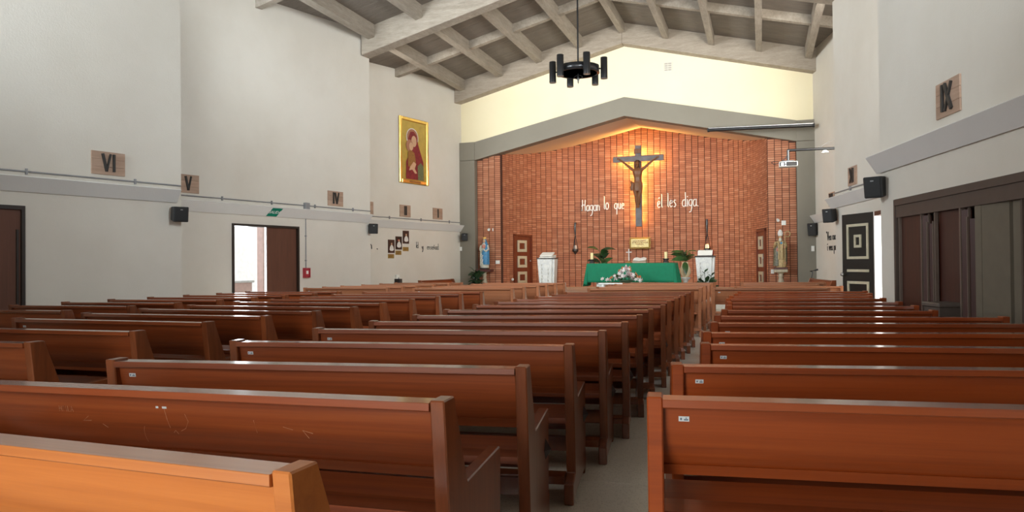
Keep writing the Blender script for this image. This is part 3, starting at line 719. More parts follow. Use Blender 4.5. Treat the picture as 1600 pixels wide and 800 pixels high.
M_ROWS = [((-3.1, 1.45), (-1.0, 1.39)), ((-3.12, 2.14), (-1.02, 2.27)), ((-3.13, 2.83), (-1.0, 3.12)), ((-3.16, 3.77), (-1.02, 4.05)), ((-3.16, 4.66), (-1.01, 4.93)),
          ((-3.1, 5.38), (-0.99, 5.70)), ((-3.07, 6.12), (-1.0, 6.52)), ((-3.12, 6.93), (-1.02, 7.36)), ((-3.16, 7.84), (-1.0, 8.13)), ((-3.16, 8.56), (-1.03, 8.97)),
          ((-3.14, 9.24), (-1.03, 9.75)), ((-3.07, 10.0), (-1.04, 10.55)), ((-3.03, 10.75), (-1.03, 11.27)), ((-3.06, 11.6), (-1.03, 12.11)),
          ((-3.06, 13.3), (-1.04, 13.78)), ((-3.11, 14.3), (-1.03, 14.64)), ((-3.1, 15.15), (-1.01, 15.52)), ((-3.12, 16.25), (-1.01, 16.65)), ((-3.13, 17.3), (-1.01, 17.7))]
for i, (a, b) in enumerate(M_ROWS):
    body, end = ('pew_wood', 'pew_wood_end') if 0 < i < 14 else ('pew_wood_honey', 'pew_wood_honey') if i == 0 else ('pew_wood_lit_tint', 'pew_wood_lit_tint')
    lab = ('honey brown pew cut by the bottom edge at the lower left, ' if i == 0 else 'red-brown pew left of the narrow aisle, ' if i < 14 else 'lit-tinted brown pew left of the narrow aisle near the altar, ')+row_word(i)
    p_ = pew(a, b, lab, 'pews left of the narrow aisle', body, end, sticker=i > 1, ornament=i > 1)
    if i == 1: SCR = p_; MB().box(1.05, 1.065, 0.42, 0.52, 0.22, 0.30).build('end_block', 'pew_wood_end', p_)
R_ROWS = [((-0.38, 2.54), (1.9, 2.82)), ((-0.39, 3.37), (1.9, 3.78)), ((-0.33, 4.28), (1.9, 4.6)), ((-0.37, 5.0), (1.9, 5.48)), ((-0.37, 5.82), (1.9, 6.25)), ((-0.39, 6.58), (1.89, 6.88)),
          ((-0.37, 7.41), (1.54, 7.67)), ((-0.35, 8.14), (1.52, 8.42)), ((-0.38, 8.90), (1.5, 9.2)), ((-0.43, 9.75), (1.46, 10.08)), ((-0.42, 10.45), (1.40, 10.78)), ((-0.38, 11.2), (1.5, 11.58)), ((-0.36, 12.06), (1.55, 12.47)),
          ((-0.85, 13.65), (1.13, 13.85)), ((-0.5, 14.75), (1.44, 14.95)), ((-0.41, 15.85), (1.1, 16.0)), ((-0.43, 16.8), (1.3, 16.95)), ((-0.46, 17.75), (1.35, 17.9))]
for i, (a, b) in enumerate(R_ROWS):
    body, end = ('pew_wood_red', 'pew_wood_red') if i < 13 else ('pew_wood_lit_tint', 'pew_wood_lit_tint')
    lab = ('red-orange varnished pew along the right wall, ' if i < 13 else 'lit-tinted brown pew in the front group at the right, ')+row_word(i)
    pew(a, b, lab, 'pews along the right wall', body, end, ornament=False)
LB_R = [3.37, 4.16, 5.0, 5.74, 6.46, 7.2, 8.03, 9.0, 9.9, 10.8, 11.7, 13.48, 14.3, 15.05, 15.85, 16.65, 17.45]
LB_RS = [-4.34, -4.32, -4.42, -4.4, -4.33, -4.33, -4.42, -4.5, -4.52, -4.53, -4.52, -4.58, -4.6, -4.53, -4.57, -4.58, -4.57]
LB_L = [3.3, 4.1, 5.0, 5.74, 6.48, 7.22, 8.05, 8.78, 9.55, 10.4, 11.38, 13.36, 14.15, 14.85, 15.7, 16.5, 17.3]
for i in range(len(LB_R)):
    body, end = ('pew_wood', 'pew_wood_end') if i < 11 else ('pew_wood_lit_tint', 'pew_wood_lit_tint')
    lab = ('dark brown pew in the block left of the centre aisle, ' if i < 11 else 'lit-tinted brown pew in the front group left of the centre aisle, ')+row_word(i)
    pew((-6.68, LB_L[i]), (LB_RS[i], LB_R[i]), lab, 'pews left of the centre aisle', body, end, ornament=False)
LC_R = [6.04, 6.92, 7.68, 8.47, 9.22, 9.98, 10.8, 11.57, 13.66, 14.35, 15.05, 15.95, 16.85, 17.65]
LC_L = [6.0, 6.85, 7.6, 8.36, 9.1, 9.86, 10.65, 11.42, 13.48, 14.2, 14.95, 15.9, 16.8, 17.6]
for i in range(len(LC_R)):
    body, end = ('pew_wood', 'pew_wood_end') if i < 8 else ('pew_wood_lit_tint', 'pew_wood_lit_tint')
    lab = ('dark brown pew in the far left block by the side wall, ' if i < 8 else 'lit-tinted brown pew in the front group by the left wall, ')+row_word(i)
    pew((-9.2 if i < 8 else -9.35, LC_L[i]), (-7.26 if i < 8 else -7.4, LC_R[i]), lab, 'pews by the left wall', body, end, ornament=False)
pew((-9.77, 22.41), (-9.9, 20.17), 'brown pew set sideways against the left wall near the statue', 'sideways pews', sticker=False, ornament=False)
pew((1.72, 19.29), (1.36, 21.9), 'brown pew set sideways against the right wall below the speaker', 'sideways pews', sticker=False, ornament=False)

# ------------------------------------------------------------------ scratches and initials on the second pew of the aisle block
def strokes(mb, polys, x, z, w, h, r, y=0.0, n=5, slant=0.0):
    for pl in polys:
        mb.tube([(x+(px+slant*pz)*w, y, z+pz*h) for px, pz in pl], r, n)
def arc(cx, cz, rx, rz, a0, a1, k=10): return [(cx+rx*math.cos(math.radians(a0+(a1-a0)*i/k)), cz+rz*math.sin(math.radians(a0+(a1-a0)*i/k))) for i in range(k+1)]
# handwriting alphabet: baseline 0, x-height 0.5, ascender 1; each value = (width, strokes)
HW = {
 'H': (0.62, [[(0.02, 0.1), (0.12, 0.0), (0.14, 0.5), (0.12, 0.95)], [(0.0, 0.42), (0.25, 0.52), (0.5, 0.5)], [(0.48, 0.95), (0.46, 0.5), (0.52, 0.0)]]),
 'a': (0.44, [arc(0.18, 0.24, 0.17, 0.24, 60, 360, 12), [(0.34, 0.5), (0.34, 0.12), (0.42, 0.0)]]),
 'g': (0.44, [arc(0.18, 0.26, 0.17, 0.22, 60, 360, 12), [(0.34, 0.5), (0.34, -0.1), (0.26, -0.36), (0.06, -0.4)]]),
 'n': (0.44, [[(0.04, 0.5), (0.05, 0.0)], [(0.05, 0.3), (0.18, 0.5), (0.3, 0.42), (0.33, 0.0)]]),
 'm': (0.62, [[(0.04, 0.5), (0.05, 0.0)], [(0.05, 0.3), (0.15, 0.5), (0.26, 0.42), (0.27, 0.0)], [(0.27, 0.32), (0.38, 0.5), (0.49, 0.42), (0.52, 0.0)]]),
 'l': (0.24, [[(0.0, 0.98), (0.09, 1.0), (0.1, 0.5), (0.1, 0.1), (0.18, 0.02)]]),
 'o': (0.42, [arc(0.18, 0.25, 0.16, 0.25, 90, 450, 14)]),
 'q': (0.46, [arc(0.18, 0.26, 0.17, 0.23, 60, 360, 12), [(0.34, 0.5), (0.34, -0.45)]]),
 'u': (0.44, [[(0.04, 0.5), (0.05, 0.12), (0.16, 0.0), (0.3, 0.14), (0.32, 0.5)], [(0.32, 0.5), (0.33, 0.05), (0.4, 0.0)]]),
 'e': (0.40, [[(0.04, 0.24), (0.3, 0.3), (0.28, 0.46), (0.16, 0.5), (0.05, 0.36), (0.05, 0.14), (0.16, 0.0), (0.34, 0.08)]]),
 'é': (0.40, [[(0.04, 0.24), (0.3, 0.3), (0.28, 0.46), (0.16, 0.5), (0.05, 0.36), (0.05, 0.14), (0.16, 0.0), (0.34, 0.08)], [(0.14, 0.66), (0.24, 0.78)]]),
 's': (0.36, [[(0.28, 0.46), (0.14, 0.5), (0.06, 0.38), (0.2, 0.26), (0.28, 0.14), (0.18, 0.0), (0.04, 0.04)]]),
 'd': (0.46, [arc(0.18, 0.24, 0.17, 0.24, 60, 360, 12), [(0.3, 1.0), (0.34, 0.6), (0.34, 0.1), (0.42, 0.0)]]),
 'i': (0.20, [[(0.06, 0.5), (0.07, 0.06), (0.14, 0.0)], [(0.06, 0.66), (0.07, 0.72)]]),
 'ñ': (0.44, [[(0.04, 0.5), (0.05, 0.0)], [(0.05, 0.3), (0.18, 0.5), (0.3, 0.42), (0.33, 0.0)], [(0.06, 0.66), (0.14, 0.74), (0.22, 0.66), (0.3, 0.74)]]),
 'y': (0.42, [[(0.04, 0.5), (0.06, 0.2), (0.18, 0.12), (0.3, 0.2)], [(0.32, 0.5), (0.3, 0.0), (0.2, -0.36), (0.08, -0.4)]]),
 'I': (0.24, [[(0.1, 1.0), (0.1, 0.0)]]),
 'V': (0.5, [[(0.0, 1.0), (0.22, 0.0), (0.42, 1.0)]]),
 'M': (0.6, [[(0.02, 0.0), (0.06, 1.0), (0.27, 0.3), (0.48, 1.0), (0.52, 0.0)]]),
 'L': (0.42, [[(0.06, 1.0), (0.06, 0.02), (0.34, 0.04)]]),
 'A': (0.5, [[(0.0, 0.0), (0.2, 1.0), (0.4, 0.0)], [(0.08, 0.35), (0.33, 0.35)]]),
 'c': (0.36, [arc(0.18, 0.25, 0.15, 0.25, 50, 310, 10)]),
 'r': (0.32, [[(0.05, 0.5), (0.06, 0.0)], [(0.06, 0.3), (0.16, 0.48), (0.26, 0.46)]]),
 'p': (0.42, [[(0.05, 0.5), (0.05, -0.42)], arc(0.2, 0.26, 0.15, 0.23, 180, -170, 12)]),
 'v': (0.38, [[(0.02, 0.5), (0.16, 0.0), (0.3, 0.5)]]),
 'í': (0.20, [[(0.06, 0.5), (0.07, 0.06), (0.14, 0.0)], [(0.06, 0.66), (0.14, 0.8)]]),
 'á': (0.44, [arc(0.18, 0.24, 0.17, 0.24, 60, 360, 12), [(0.34, 0.5), (0.34, 0.12), (0.42, 0.0)], [(0.16, 0.66), (0.24, 0.8)]]),
 '.': (0.2, [[(0.06, 0.0), (0.09, 0.03)]]), '"': (0.3, [[(0.05, 1.05), (0.07, 0.85)], [(0.17, 1.05), (0.19, 0.85)]]),
 'P': (0.45, [[(0.05, 0.0), (0.05, 1.0), (0.3, 0.9), (0.3, 0.6), (0.05, 0.5)]]), 'B': (0.45, [[(0.05, 0.0), (0.05, 1.0), (0.28, 0.85), (0.05, 0.55), (0.32, 0.3), (0.05, 0.0)]]),
 'R': (0.45, [[(0.05, 0.0), (0.05, 1.0), (0.3, 0.85), (0.05, 0.55), (0.34, 0.0)]]), 'Y': (0.45, [[(0.02, 1.0), (0.18, 0.55), (0.36, 1.0)], [(0.18, 0.55), (0.18, 0.0)]]),
 'D': (0.45, [[(0.05, 0.0), (0.05, 1.0), (0.32, 0.7), (0.32, 0.3), (0.05, 0.0)]]),
}
def write(word, parent, mat, x, z, h, r, wscale=1.0, y=0.0, name='letter', n=6):
    for ch in word:
        if ch == ' ': x += 0.35*h*wscale; continue
        wd, st = HW[ch]; mb = MB(); strokes(mb, st, 0, 0, h*wscale, h, r, 0, n)
        o = mb.build(name, mat, parent); o.location = (x, y, z); x += wd*h*wscale
    return x
# scratched initials
def ysurf(z):
    for (y0, z0), (y1, z1) in zip(bk, bk[1:]):
        if z1 <= z <= z0: return y0+(y1-y0)*(z0-z)/(z0-z1)-0.0003
    return bk[0][0]-0.0003
mb = MB(); x = -0.62
for ch in 'HMLA':
    wd, st = HW[ch]
    for pl in st: mb.tube([(x+px*0.030, ysurf(0.785+pz*0.024), 0.785+pz*0.024) for px, pz in pl], 0.0007, 3)
    x += wd*0.036
mb.build('scratched_initials', 'scratch', SCR)
mb = MB()
for pl in ([(0.0, 0.0), (-0.008, -0.015), (-0.012, -0.03), (-0.015, -0.05), (-0.015, -0.07)], [(0.11, 0.075), (0.115, 0.035), (0.12, 0.0)], [(0.2, 0.06), (0.21, 0.03), (0.19, 0.0), (0.165, -0.012)], [(-0.2, 0.0), (-0.18, -0.015)], [(0.13, -0.02), (0.14, -0.01), (0.15, -0.025)], [(-0.26, 0.03), (-0.29, 0.01), (-0.25, 0.012)], [(0.5, 0.05), (0.505, 0.0)], [(0.62, 0.03), (0.66, 0.02)], [(0.72, -0.01), (0.7, 0.02), (0.74, 0.01)]):
    MB().tube([(-0.22+a, ysurf(0.74+b), 0.74+b) for a, b in pl], 0.0008, 3).build('scratch', 'scratch', SCR)
for xa, xb in ((-0.147, -0.135), (-0.118, -0.098)):
    o = MB().box(xa, xb, -0.0012, 0, -0.004, 0.004).build('paint_chip', 'sticker', SCR); o.location = (0, ysurf(0.822), 0.822); o.rotation_euler = (0.18, 0, 0)

# ------------------------------------------------------------------ stations of the cross plaques
def bar(mb, x0, z0, x1, z1, w, y0=-0.045, y1=-0.02):
    d = Vector((x1-x0, 0, z1-z0)); L_ = d.length; d.normalize(); n_ = Vector((-d.z, 0, d.x))*w/2
    a, b = Vector((x0, 0, z0)), Vector((x1, 0, z1)); vs = []
    for y in (y0, y1):
        for p in (a-n_, a+n_, b+n_, b-n_): vs.append((p.x, y, p.z))
    mb.add(vs, [(0, 1, 2, 3), (4, 7, 6, 5), (0, 4, 5, 1), (1, 5, 6, 2), (2, 6, 7, 3), (3, 7, 4, 0)])
def numeral(txt):
    wd = {'I': 0.075, 'V': 0.17, 'X': 0.18}; tot = sum(wd[c] for c in txt); x = -tot/2; out = []
    for c in txt:
        mb = MB(); w = wd[c]; z0, z1 = -0.135, 0.155
        if c == 'I': bar(mb, x+w/2, z0, x+w/2, z1, 0.038)
        elif c == 'V': bar(mb, x+0.02, z1, x+w/2, z0, 0.042); bar(mb, x+w-0.02, z1, x+w/2, z0, 0.028)
        else: bar(mb, x+0.015, z1, x+w-0.015, z0, 0.042); bar(mb, x+w-0.015, z1, x+0.015, z0, 0.028, -0.042, -0.019)
        out.append(mb); x += w
    return out
def plaque(seg, d0, d1, txt, side):
    dm = (d0+d1)/2; r = empty('station_plaque', matrix=seg.frame(dm, 3.09)); w = (seg.at(d0)-seg.at(d1)).length
    tag(r, 'square wooden plaque with black numeral %s on the %s wall' % (txt, side), 'plaque', 'stations of the cross plaques')
    for k, (z0, z1) in enumerate(((-0.19, -0.064), (-0.062, 0.064), (0.066, 0.19))):
        bevel(MB().box(-w/2, w/2, -0.02, 0.0, z0, z1).build('board', 'plaque_wood', r), 0.002)
    for q in numeral(txt): q.build('numeral', 'letter_black', r)
plaque(S1, 9.05, 9.59, 'VI', 'left'); plaque(S2, 11.93, 12.44, 'V', 'left'); plaque(S2, 16.10, 16.64, 'IV', 'left'); plaque(S3, 19.03, 19.55, 'III', 'left')
plaque(S3, 20.73, 21.24, 'II', 'left'); plaque(S3, 22.37, 22.88, 'I', 'left')
plaque(R1, 8.60, 9.13, 'IX', 'right'); plaque(R2, 16.03, 16.56, 'XI', 'right'); plaque(R3, 21.92, 22.45, 'XII', 'right')

# ------------------------------------------------------------------ conduits with clips
def conduit(seg, d0, d1, z, label, clips, box=None):
    r = empty('conduit_pipe', matrix=seg.frame(d0 if seg.side == 'left' else d1, z)); Ln = (seg.at(d0)-seg.at(d1)).length
    tag(r, label, 'pipe', 'electrical conduits')
    MB().tube([(0, -0.022, 0), (Ln, -0.022, 0)], 0.013, 8).build('pipe', 'conduit', r)
    for k in range(clips):
        x = Ln*(k+0.5)/clips
        MB().box(x-0.012, x+0.012, -0.042, 0.0, -0.045, 0.045).build('clip', 'conduit', r)
    if box is not None: bevel(MB().box(box-0.07, box+0.07, -0.09, 0.0, -0.09, 0.07).build('junction_box', 'conduit', r), 0.006)
conduit(S1, 4.0, 10.58, 2.83, 'grey conduit with clips running below plaque VI', 4)
conduit(S2, 11.0, 17.66, 2.845, 'grey conduit with junction box running above the exit sign', 5, (S2.at(11.0)-S2.at(15.37)).length)
conduit(S3, 18.0, 24.0, 2.845, 'thin grey conduit below plaques II and I', 4)
conduit(R2, 11.0, 17.5, 2.85, 'thin conduit below plaque XI on the right wall', 3)
r = empty('conduit_pipe', matrix=S2.frame(15.36, 0)); tag(r, 'vertical conduit dropping to the red alarm box', 'pipe', 'electrical conduits')
MB().tube([(0, -0.02, 1.3), (0, -0.02, 2.52)], 0.011, 8).build('pipe', 'conduit', r)
for z in (1.5, 2.1): MB().box(-0.02, 0.02, -0.034, 0, z-0.012, z+0.012).build('clip', 'conduit', r)
# red alarm box
r = empty('fire_alarm_box', matrix=S2.frame(15.36, 1.2)); tag(r, 'small red fire alarm box right of the double door', 'alarm')
f = MB(); f.box(-0.09, 0.09, -0.08, 0, -0.12, -0.10); f.box(-0.09, 0.09, -0.08, 0, 0.10, 0.12); f.box(-0.09, -0.075, -0.08, 0, -0.1, 0.1); f.box(0.075, 0.09, -0.08, 0, -0.1, 0.1); f.build('bracket', 'red_box', r)
b_ = bevel(MB().box(-0.07, 0.07, -0.06, 0, -0.095, 0.095).build('body', 'red_box', r), 0.006)
MB().box(-0.03, 0.035, -0.066, -0.06, -0.03, 0.05).build('call_point', 'white_plastic', b_)
# exit sign: green parallelogram fixed on the ledge face
p0 = S2.at(14.15); ang = math.atan2(0.14, 0.215)
M = S2.frame(14.15, 2.53, 0.032) @ Matrix.Rotation(ang, 4, 'X')
r = empty('exit_sign', matrix=M); tag(r, 'green slanted exit sign reading SALIDA above the open double door', 'sign')
g = MB(); sk = 0.10
g.add([(0, -0.008, 0.0), (0.30, -0.008, 0.0), (0.30+sk, -0.008, 0.22), (sk, -0.008, 0.22), (0, 0, 0.0), (0.30, 0, 0.0), (0.30+sk, 0, 0.22), (sk, 0, 0.22)], [(0, 1, 2, 3), (4, 7, 6, 5), (0, 4, 5, 1), (1, 5, 6, 2), (2, 6, 7, 3), (3, 7, 4, 0)]); g.build('sign_board', 'green_sign', r)
def text(body, size, mat, parent, loc, rot=(math.pi/2, 0, 0), ext_=0.002, shear=0.0, name='lettering', align='CENTER'):
    cu = bpy.data.curves.new(name, 'FONT'); cu.body = body; cu.size = size; cu.extrude = ext_; cu.align_x = align; cu.align_y = 'CENTER'; cu.shear = shear; cu.resolution_u = 2
    tmp = bpy.data.objects.new('tmp_text', cu); COL.objects.link(tmp)
    dg = bpy.context.evaluated_depsgraph_get(); me = bpy.data.meshes.new_from_object(tmp.evaluated_get(dg)); bpy.data.objects.remove(tmp); me.name = name
    me.materials.clear()
    o = link(name, me, mat, parent); o.location = loc; o.rotation_euler = rot; return o
text('SALIDA', 0.105, 'letter_white', r, (0.2, -0.012, 0.11), shear=0.25)
# ------------------------------------------------------------------ loudspeakers on brackets
def speaker(loc, yaw, label, w=0.26, h=0.27, dp=0.22, tilt=0.15, br=0.12):
    r = empty('wall_speaker', loc, yaw); tag(r, label, 'speaker', 'black wall loudspeakers')
    Mx = Matrix.Rotation(tilt, 4, 'X')
    mb = MB(); k = 0.82
    vs = [(-w/2, -dp/2, -h/2), (w/2, -dp/2, -h/2), (w/2*k, dp/2, -h/2*0.9), (-w/2*k, dp/2, -h/2*0.9), (-w/2, -dp/2, h/2), (w/2, -dp/2, h/2), (w/2*k, dp/2, h/2*0.9), (-w/2*k, dp/2, h/2*0.9)]
    mb.add([Mx @ Vector(v) for v in vs], [(0, 1, 2, 3), (4, 7, 6, 5), (0, 4, 5, 1), (1, 5, 6, 2), (2, 6, 7, 3), (3, 7, 4, 0)])
    c = bevel(mb.build('cabinet', 'black_plastic', r), 0.012)
    bevel(MB().box(-w/2+0.02, w/2-0.02, -dp/2-0.01, -dp/2, -h/2+0.02, h/2-0.02, Mx).build('grille', 'black_door', c), 0.004)
    MB().box(-0.02, 0.02, -dp/2-0.016, -dp/2-0.01, h*0.28, h*0.33, Mx).build('badge', 'steel', c)
    b = MB(); b.tube([(0, dp/2-0.02, 0), (0, dp/2+br, 0)], 0.018, 8); b.box(-0.04, 0.04, dp/2+br, dp/2+br+0.02, -0.06, 0.06); b.build('bracket', 'black_metal', r)
speaker((-9.80, 10.43, 2.31), math.radians(62), 'black loudspeaker at the corner below plaque V', tilt=0.12, br=0.04)
speaker((-9.98, 17.62, 2.37), math.radians(40), 'black loudspeaker at the corner between the exit door wall and icon wall', w=0.24, br=0.05)
speaker((-9.84, 23.75, 2.34), math.radians(25), 'black loudspeaker on the grey pillar left of the blue-robed statue', w=0.22, h=0.26, br=0.02)
speaker((1.43, 10.62, 2.33), math.radians(-30), 'large black loudspeaker hanging at the corner above the dark folding screen', w=0.24, h=0.28, dp=0.2, br=0.05)
speaker((1.42, 17.3, 2.36), math.radians(-35), 'black loudspeaker on the short ledge beside the black door', w=0.24, h=0.3, br=0.04)
speaker((1.48, 23.72, 2.33), math.radians(-30), 'smaller black loudspeaker on the grey pillar right of the bishop statue', w=0.26, h=0.38, br=0.02)

# ------------------------------------------------------------------ golden icon on the left wall
M = S3.frame(21.41, 3.98) @ Matrix.Rotation(0.0, 4, 'X')
r = empty('icon_painting', matrix=M); tag(r, 'tall gold-framed icon of a robed mother and child on the left wall', 'painting')
W2, HH = 0.73, 2.12
f = MB(); f.box(-W2, -W2+0.11, -0.07, 0, 0, HH); f.box(W2-0.11, W2, -0.07, 0, 0, HH); f.box(-W2+0.11, W2-0.11, -0.07, 0, HH-0.11, HH); f.box(-W2+0.11, W2-0.11, -0.07, 0, 0, 0.13); bevel(f.build('picture_frame', 'gold', r), 0.02)
MB().box(-W2+0.11, W2-0.11, -0.03, -0.005, 0.13, HH-0.11).build('gold_ground', 'gold_leaf', r)
def flat(pts, y, mat, name, par):
    n_ = len(pts); mb = MB(); mb.add([(a, y, b) for a, b in pts]+[(a, y+0.004, b) for a, b in pts], [tuple(range(n_)), tuple(range(2*n_-1, n_-1, -1))]+[(i, i+n_, (i+1) % n_+n_, (i+1) % n_) for i in range(n_)])
    return mb.build(name, mat, par)
def disc(cx, cz, rx, rz, n_=24): return [(cx+rx*math.cos(2*math.pi*i/n_), cz+rz*math.sin(2*math.pi*i/n_)) for i in range(n_)]
flat(disc(-0.08, 1.5, 0.30, 0.30), -0.036, 'robe_white', 'halo_ring', r); flat(disc(-0.08, 1.5, 0.27, 0.27), -0.040, 'halo_brown', 'halo', r)
flat([(-0.42, 0.15), (-0.40, 0.7), (-0.28, 0.9), (-0.26, 1.2), (-0.30, 1.45), (-0.18, 1.68), (-0.02, 1.70), (0.12, 1.58), (0.20, 1.30), (0.34, 1.0), (0.46, 0.75), (0.48, 0.15)], -0.045, 'maroon', 'robe', r)
flat([(0.18, 0.15), (0.16, 0.6), (0.32, 0.72), (0.46, 0.6), (0.46, 0.15)], -0.050, 'olive', 'sleeve', r)
flat(disc(-0.02, 1.38, 0.13, 0.18), -0.050, 'skin_paint', 'face', r)
flat(disc(-0.24, 1.22, 0.17, 0.19), -0.052, 'halo_brown', 'child_halo', r)
flat([(-0.32, 0.55), (-0.32, 1.0), (-0.2, 1.1), (0.0, 1.0), (0.06, 0.75), (0.02, 0.5)], -0.054, 'ochre', 'child_robe', r)
flat(disc(-0.17, 1.2, 0.10, 0.13), -0.058, 'skin_paint', 'child_face', r)
flat([(-0.28, 0.42), (-0.22, 0.55), (-0.05, 0.72), (0.08, 0.66), (0.0, 0.5), (0.12, 0.36), (0.02, 0.34), (-0.12, 0.46)], -0.058, 'skin_paint', 'hands', r)
flat([(-0.28, 0.1), (-0.28, 0.04), (0.28, 0.04), (0.28, 0.1)], -0.075, 'ochre', 'name_plate', r)
# ------------------------------------------------------------------ three portraits with brass plates
for k, (d0, z0, lab) in enumerate(((20.33, 1.75, 'lowest and leftmost'), (20.67, 1.86, 'middle'), (21.01, 2.05, 'highest and rightmost'))):
    r = empty('portrait_picture', matrix=S3.frame(d0, z0)); tag(r, '%s of three small dark portraits of a white-robed person on the left wall' % lab, 'picture', 'small portraits')
    MB().box(-0.145, 0.145, -0.02, 0, 0, 0.41).build('frame', 'dark_brown', r)
    MB().box(-0.12, 0.12, -0.024, -0.02, 0.03, 0.38).build('canvas', 'ornament' if k == 1 else 'dark_brown', r)
    flat([(-0.10, 0.10), (-0.08, 0.18), (-0.03, 0.24), (0.03, 0.24), (0.08, 0.18), (0.10, 0.10), (0.05, 0.06), (-0.05, 0.06)], -0.028, 'robe_white', 'robe', r)
    flat(disc(0, 0.275, 0.03, 0.04, 12), -0.028, 'skin_paint', 'face', r)
    if k == 1: flat(disc(-0.02, 0.29, 0.045, 0.03, 12), -0.026, 'red_box', 'cap', r)
    zz = z0-0.17 if k < 2 else z0-0.24
    r2 = empty('brass_plate', matrix=S3.frame(d0-0.01, zz)); tag(r2, 'brass nameplate below the %s small portrait' % lab, 'plate', 'brass nameplates')
    bevel(MB().box(-0.14, 0.14, -0.012, 0, 0, 0.13).build('plate', 'brass_plate', r2), 0.003)
    for q in range(3): MB().box(-0.1, 0.1-0.04*q, -0.0135, -0.012, 0.095-0.03*q, 0.102-0.03*q).build('engraving', 'dark_brown', r2)
# wall lettering on the plaster walls
r = empty('wall_lettering', matrix=S3.frame(19.2, 1.86)); tag(r, 'black hand lettering ending in m and a dot at the corner of the left wall', 'lettering')
write('m', r, 'letter_black', 0.12, 0.0, 0.28, 0.012, 1.1, -0.012); write('.', r, 'letter_black', 0.5, 0.0, 0.28, 0.02, 1, -0.012)
r = empty('wall_lettering', matrix=S3.frame(21.5, 1.9)); tag(r, 'black hand lettering reading Id y enseñad below plaque I', 'lettering')
write('Id', r, 'letter_black', 0.0, 0.02, 0.2, 0.008, 0.9, -0.01); write('y', r, 'letter_black', 0.30, -0.02, 0.2, 0.012, 1.0, -0.01); write('enseñad', r, 'letter_black', 0.56, -0.02, 0.2, 0.007, 1.1, -0.01)
r = empty('wall_lettering', matrix=R3.frame(22.75, 1.96)); tag(r, 'two lines of black hand lettering on the strip of right wall by the door', 'lettering')
write('"Vea cuai', r, 'letter_black', 0.0, 0.0, 0.24, 0.009, 1.25, -0.010); write('í vea pers', r, 'letter_black', 0.08, -0.29, 0.24, 0.009, 1.25, -0.010)
# switches on pillars
def plate(name, M, w, h, label, mat='white_plastic', n=1, cat='switch'):
    r = empty(name, matrix=M); tag(r, label, cat, None); b = bevel(MB().box(-w/2, w/2, -0.02, 0, -h/2, h/2).build('cover', mat, r), 0.004)
    for k in range(n): MB().box(-w*0.3+k*w*0.3, -w*0.05+k*w*0.3, -0.026, -0.02, -h*0.25, h*0.25).build('rocker', 'paper', b)
def fz(x, y, z): return Matrix.Translation((x, y, z))
plate('wall_switch', fz(-10.02, 23.85, 1.92), 0.09, 0.14, 'small white switch on the left edge of the grey pillar below the speaker')
plate('wall_switch', fz(1.47, 23.85, 1.75), 0.09, 0.16, 'small white switch on the right grey pillar below the speaker')
plate('wall_socket', fz(-8.73, 24.1, 1.44), 0.15, 0.12, 'white double socket on the left brick pier beside the blue-robed statue', n=2, cat='socket')
plate('wall_socket', fz(0.315, 24.1, 1.06), 0.09, 0.13, 'white socket on the right brick pier beside the bishop statue', cat='socket')
plate('junction_box', fz(0.66, 24.1, 2.56), 0.13, 0.14, 'square white box above the bishop statue', n=0, cat='box')
def lamp(M, label):
    r = empty('wall_spotlight', matrix=M); tag(r, label, 'light', 'small white spotlights'); MB().box(-0.03, 0.03, -0.02, 0, -0.03, 0.03).build('mount', 'white_plastic', r)
    q = MB(); q.tube([(0, -0.02, 0), (0, -0.07, -0.01)], 0.012); q.tube([(0, -0.06, 0.01), (0.02, -0.14, -0.03)], [0.03, 0.045], 12); q.build('head', 'white_plastic', r)
lamp(fz(-9.03, 24.1, 2.60), 'small white spotlight above the blue-robed statue'); lamp(fz(0.48, 24.1, 2.66), 'small white spotlight left of the square box above the bishop statue')
plate('white_plate', fz(-8.90, 24.1, 2.58), 0.03, 0.1, 'tiny white plate beside the spotlight on the left brick pier', n=0, cat='plate')
l_ = apse_near(-8.49, 24.85); r = empty('wall_uplight', matrix=apse_frame(l_, 0.82, 0.02)); tag(r, 'small round white wall light low beside the left sacristy door', 'light')
q = MB(); q.ball((0, -0.04, 0), 0.055, 0.04, 0.055); q.build('bulkhead', 'white_plastic', r)
# ventilation grille in the gable
r = empty('vent_grille', matrix=fz(-2.78, 24.0, 7.70)); tag(r, 'small pale ventilation block high on the cream gable', 'vent')
bevel(MB().box(-0.13, 0.13, -0.015, 0, -0.15, 0.15).build('frame', 'plaster', r), 0.004)
for a in range(2):
    for b in range(4): MB().box(-0.11+a*0.115, -0.01+a*0.115, -0.02, -0.015, -0.13+b*0.068, -0.088+b*0.068).build('louvre', 'grille_grey', r)
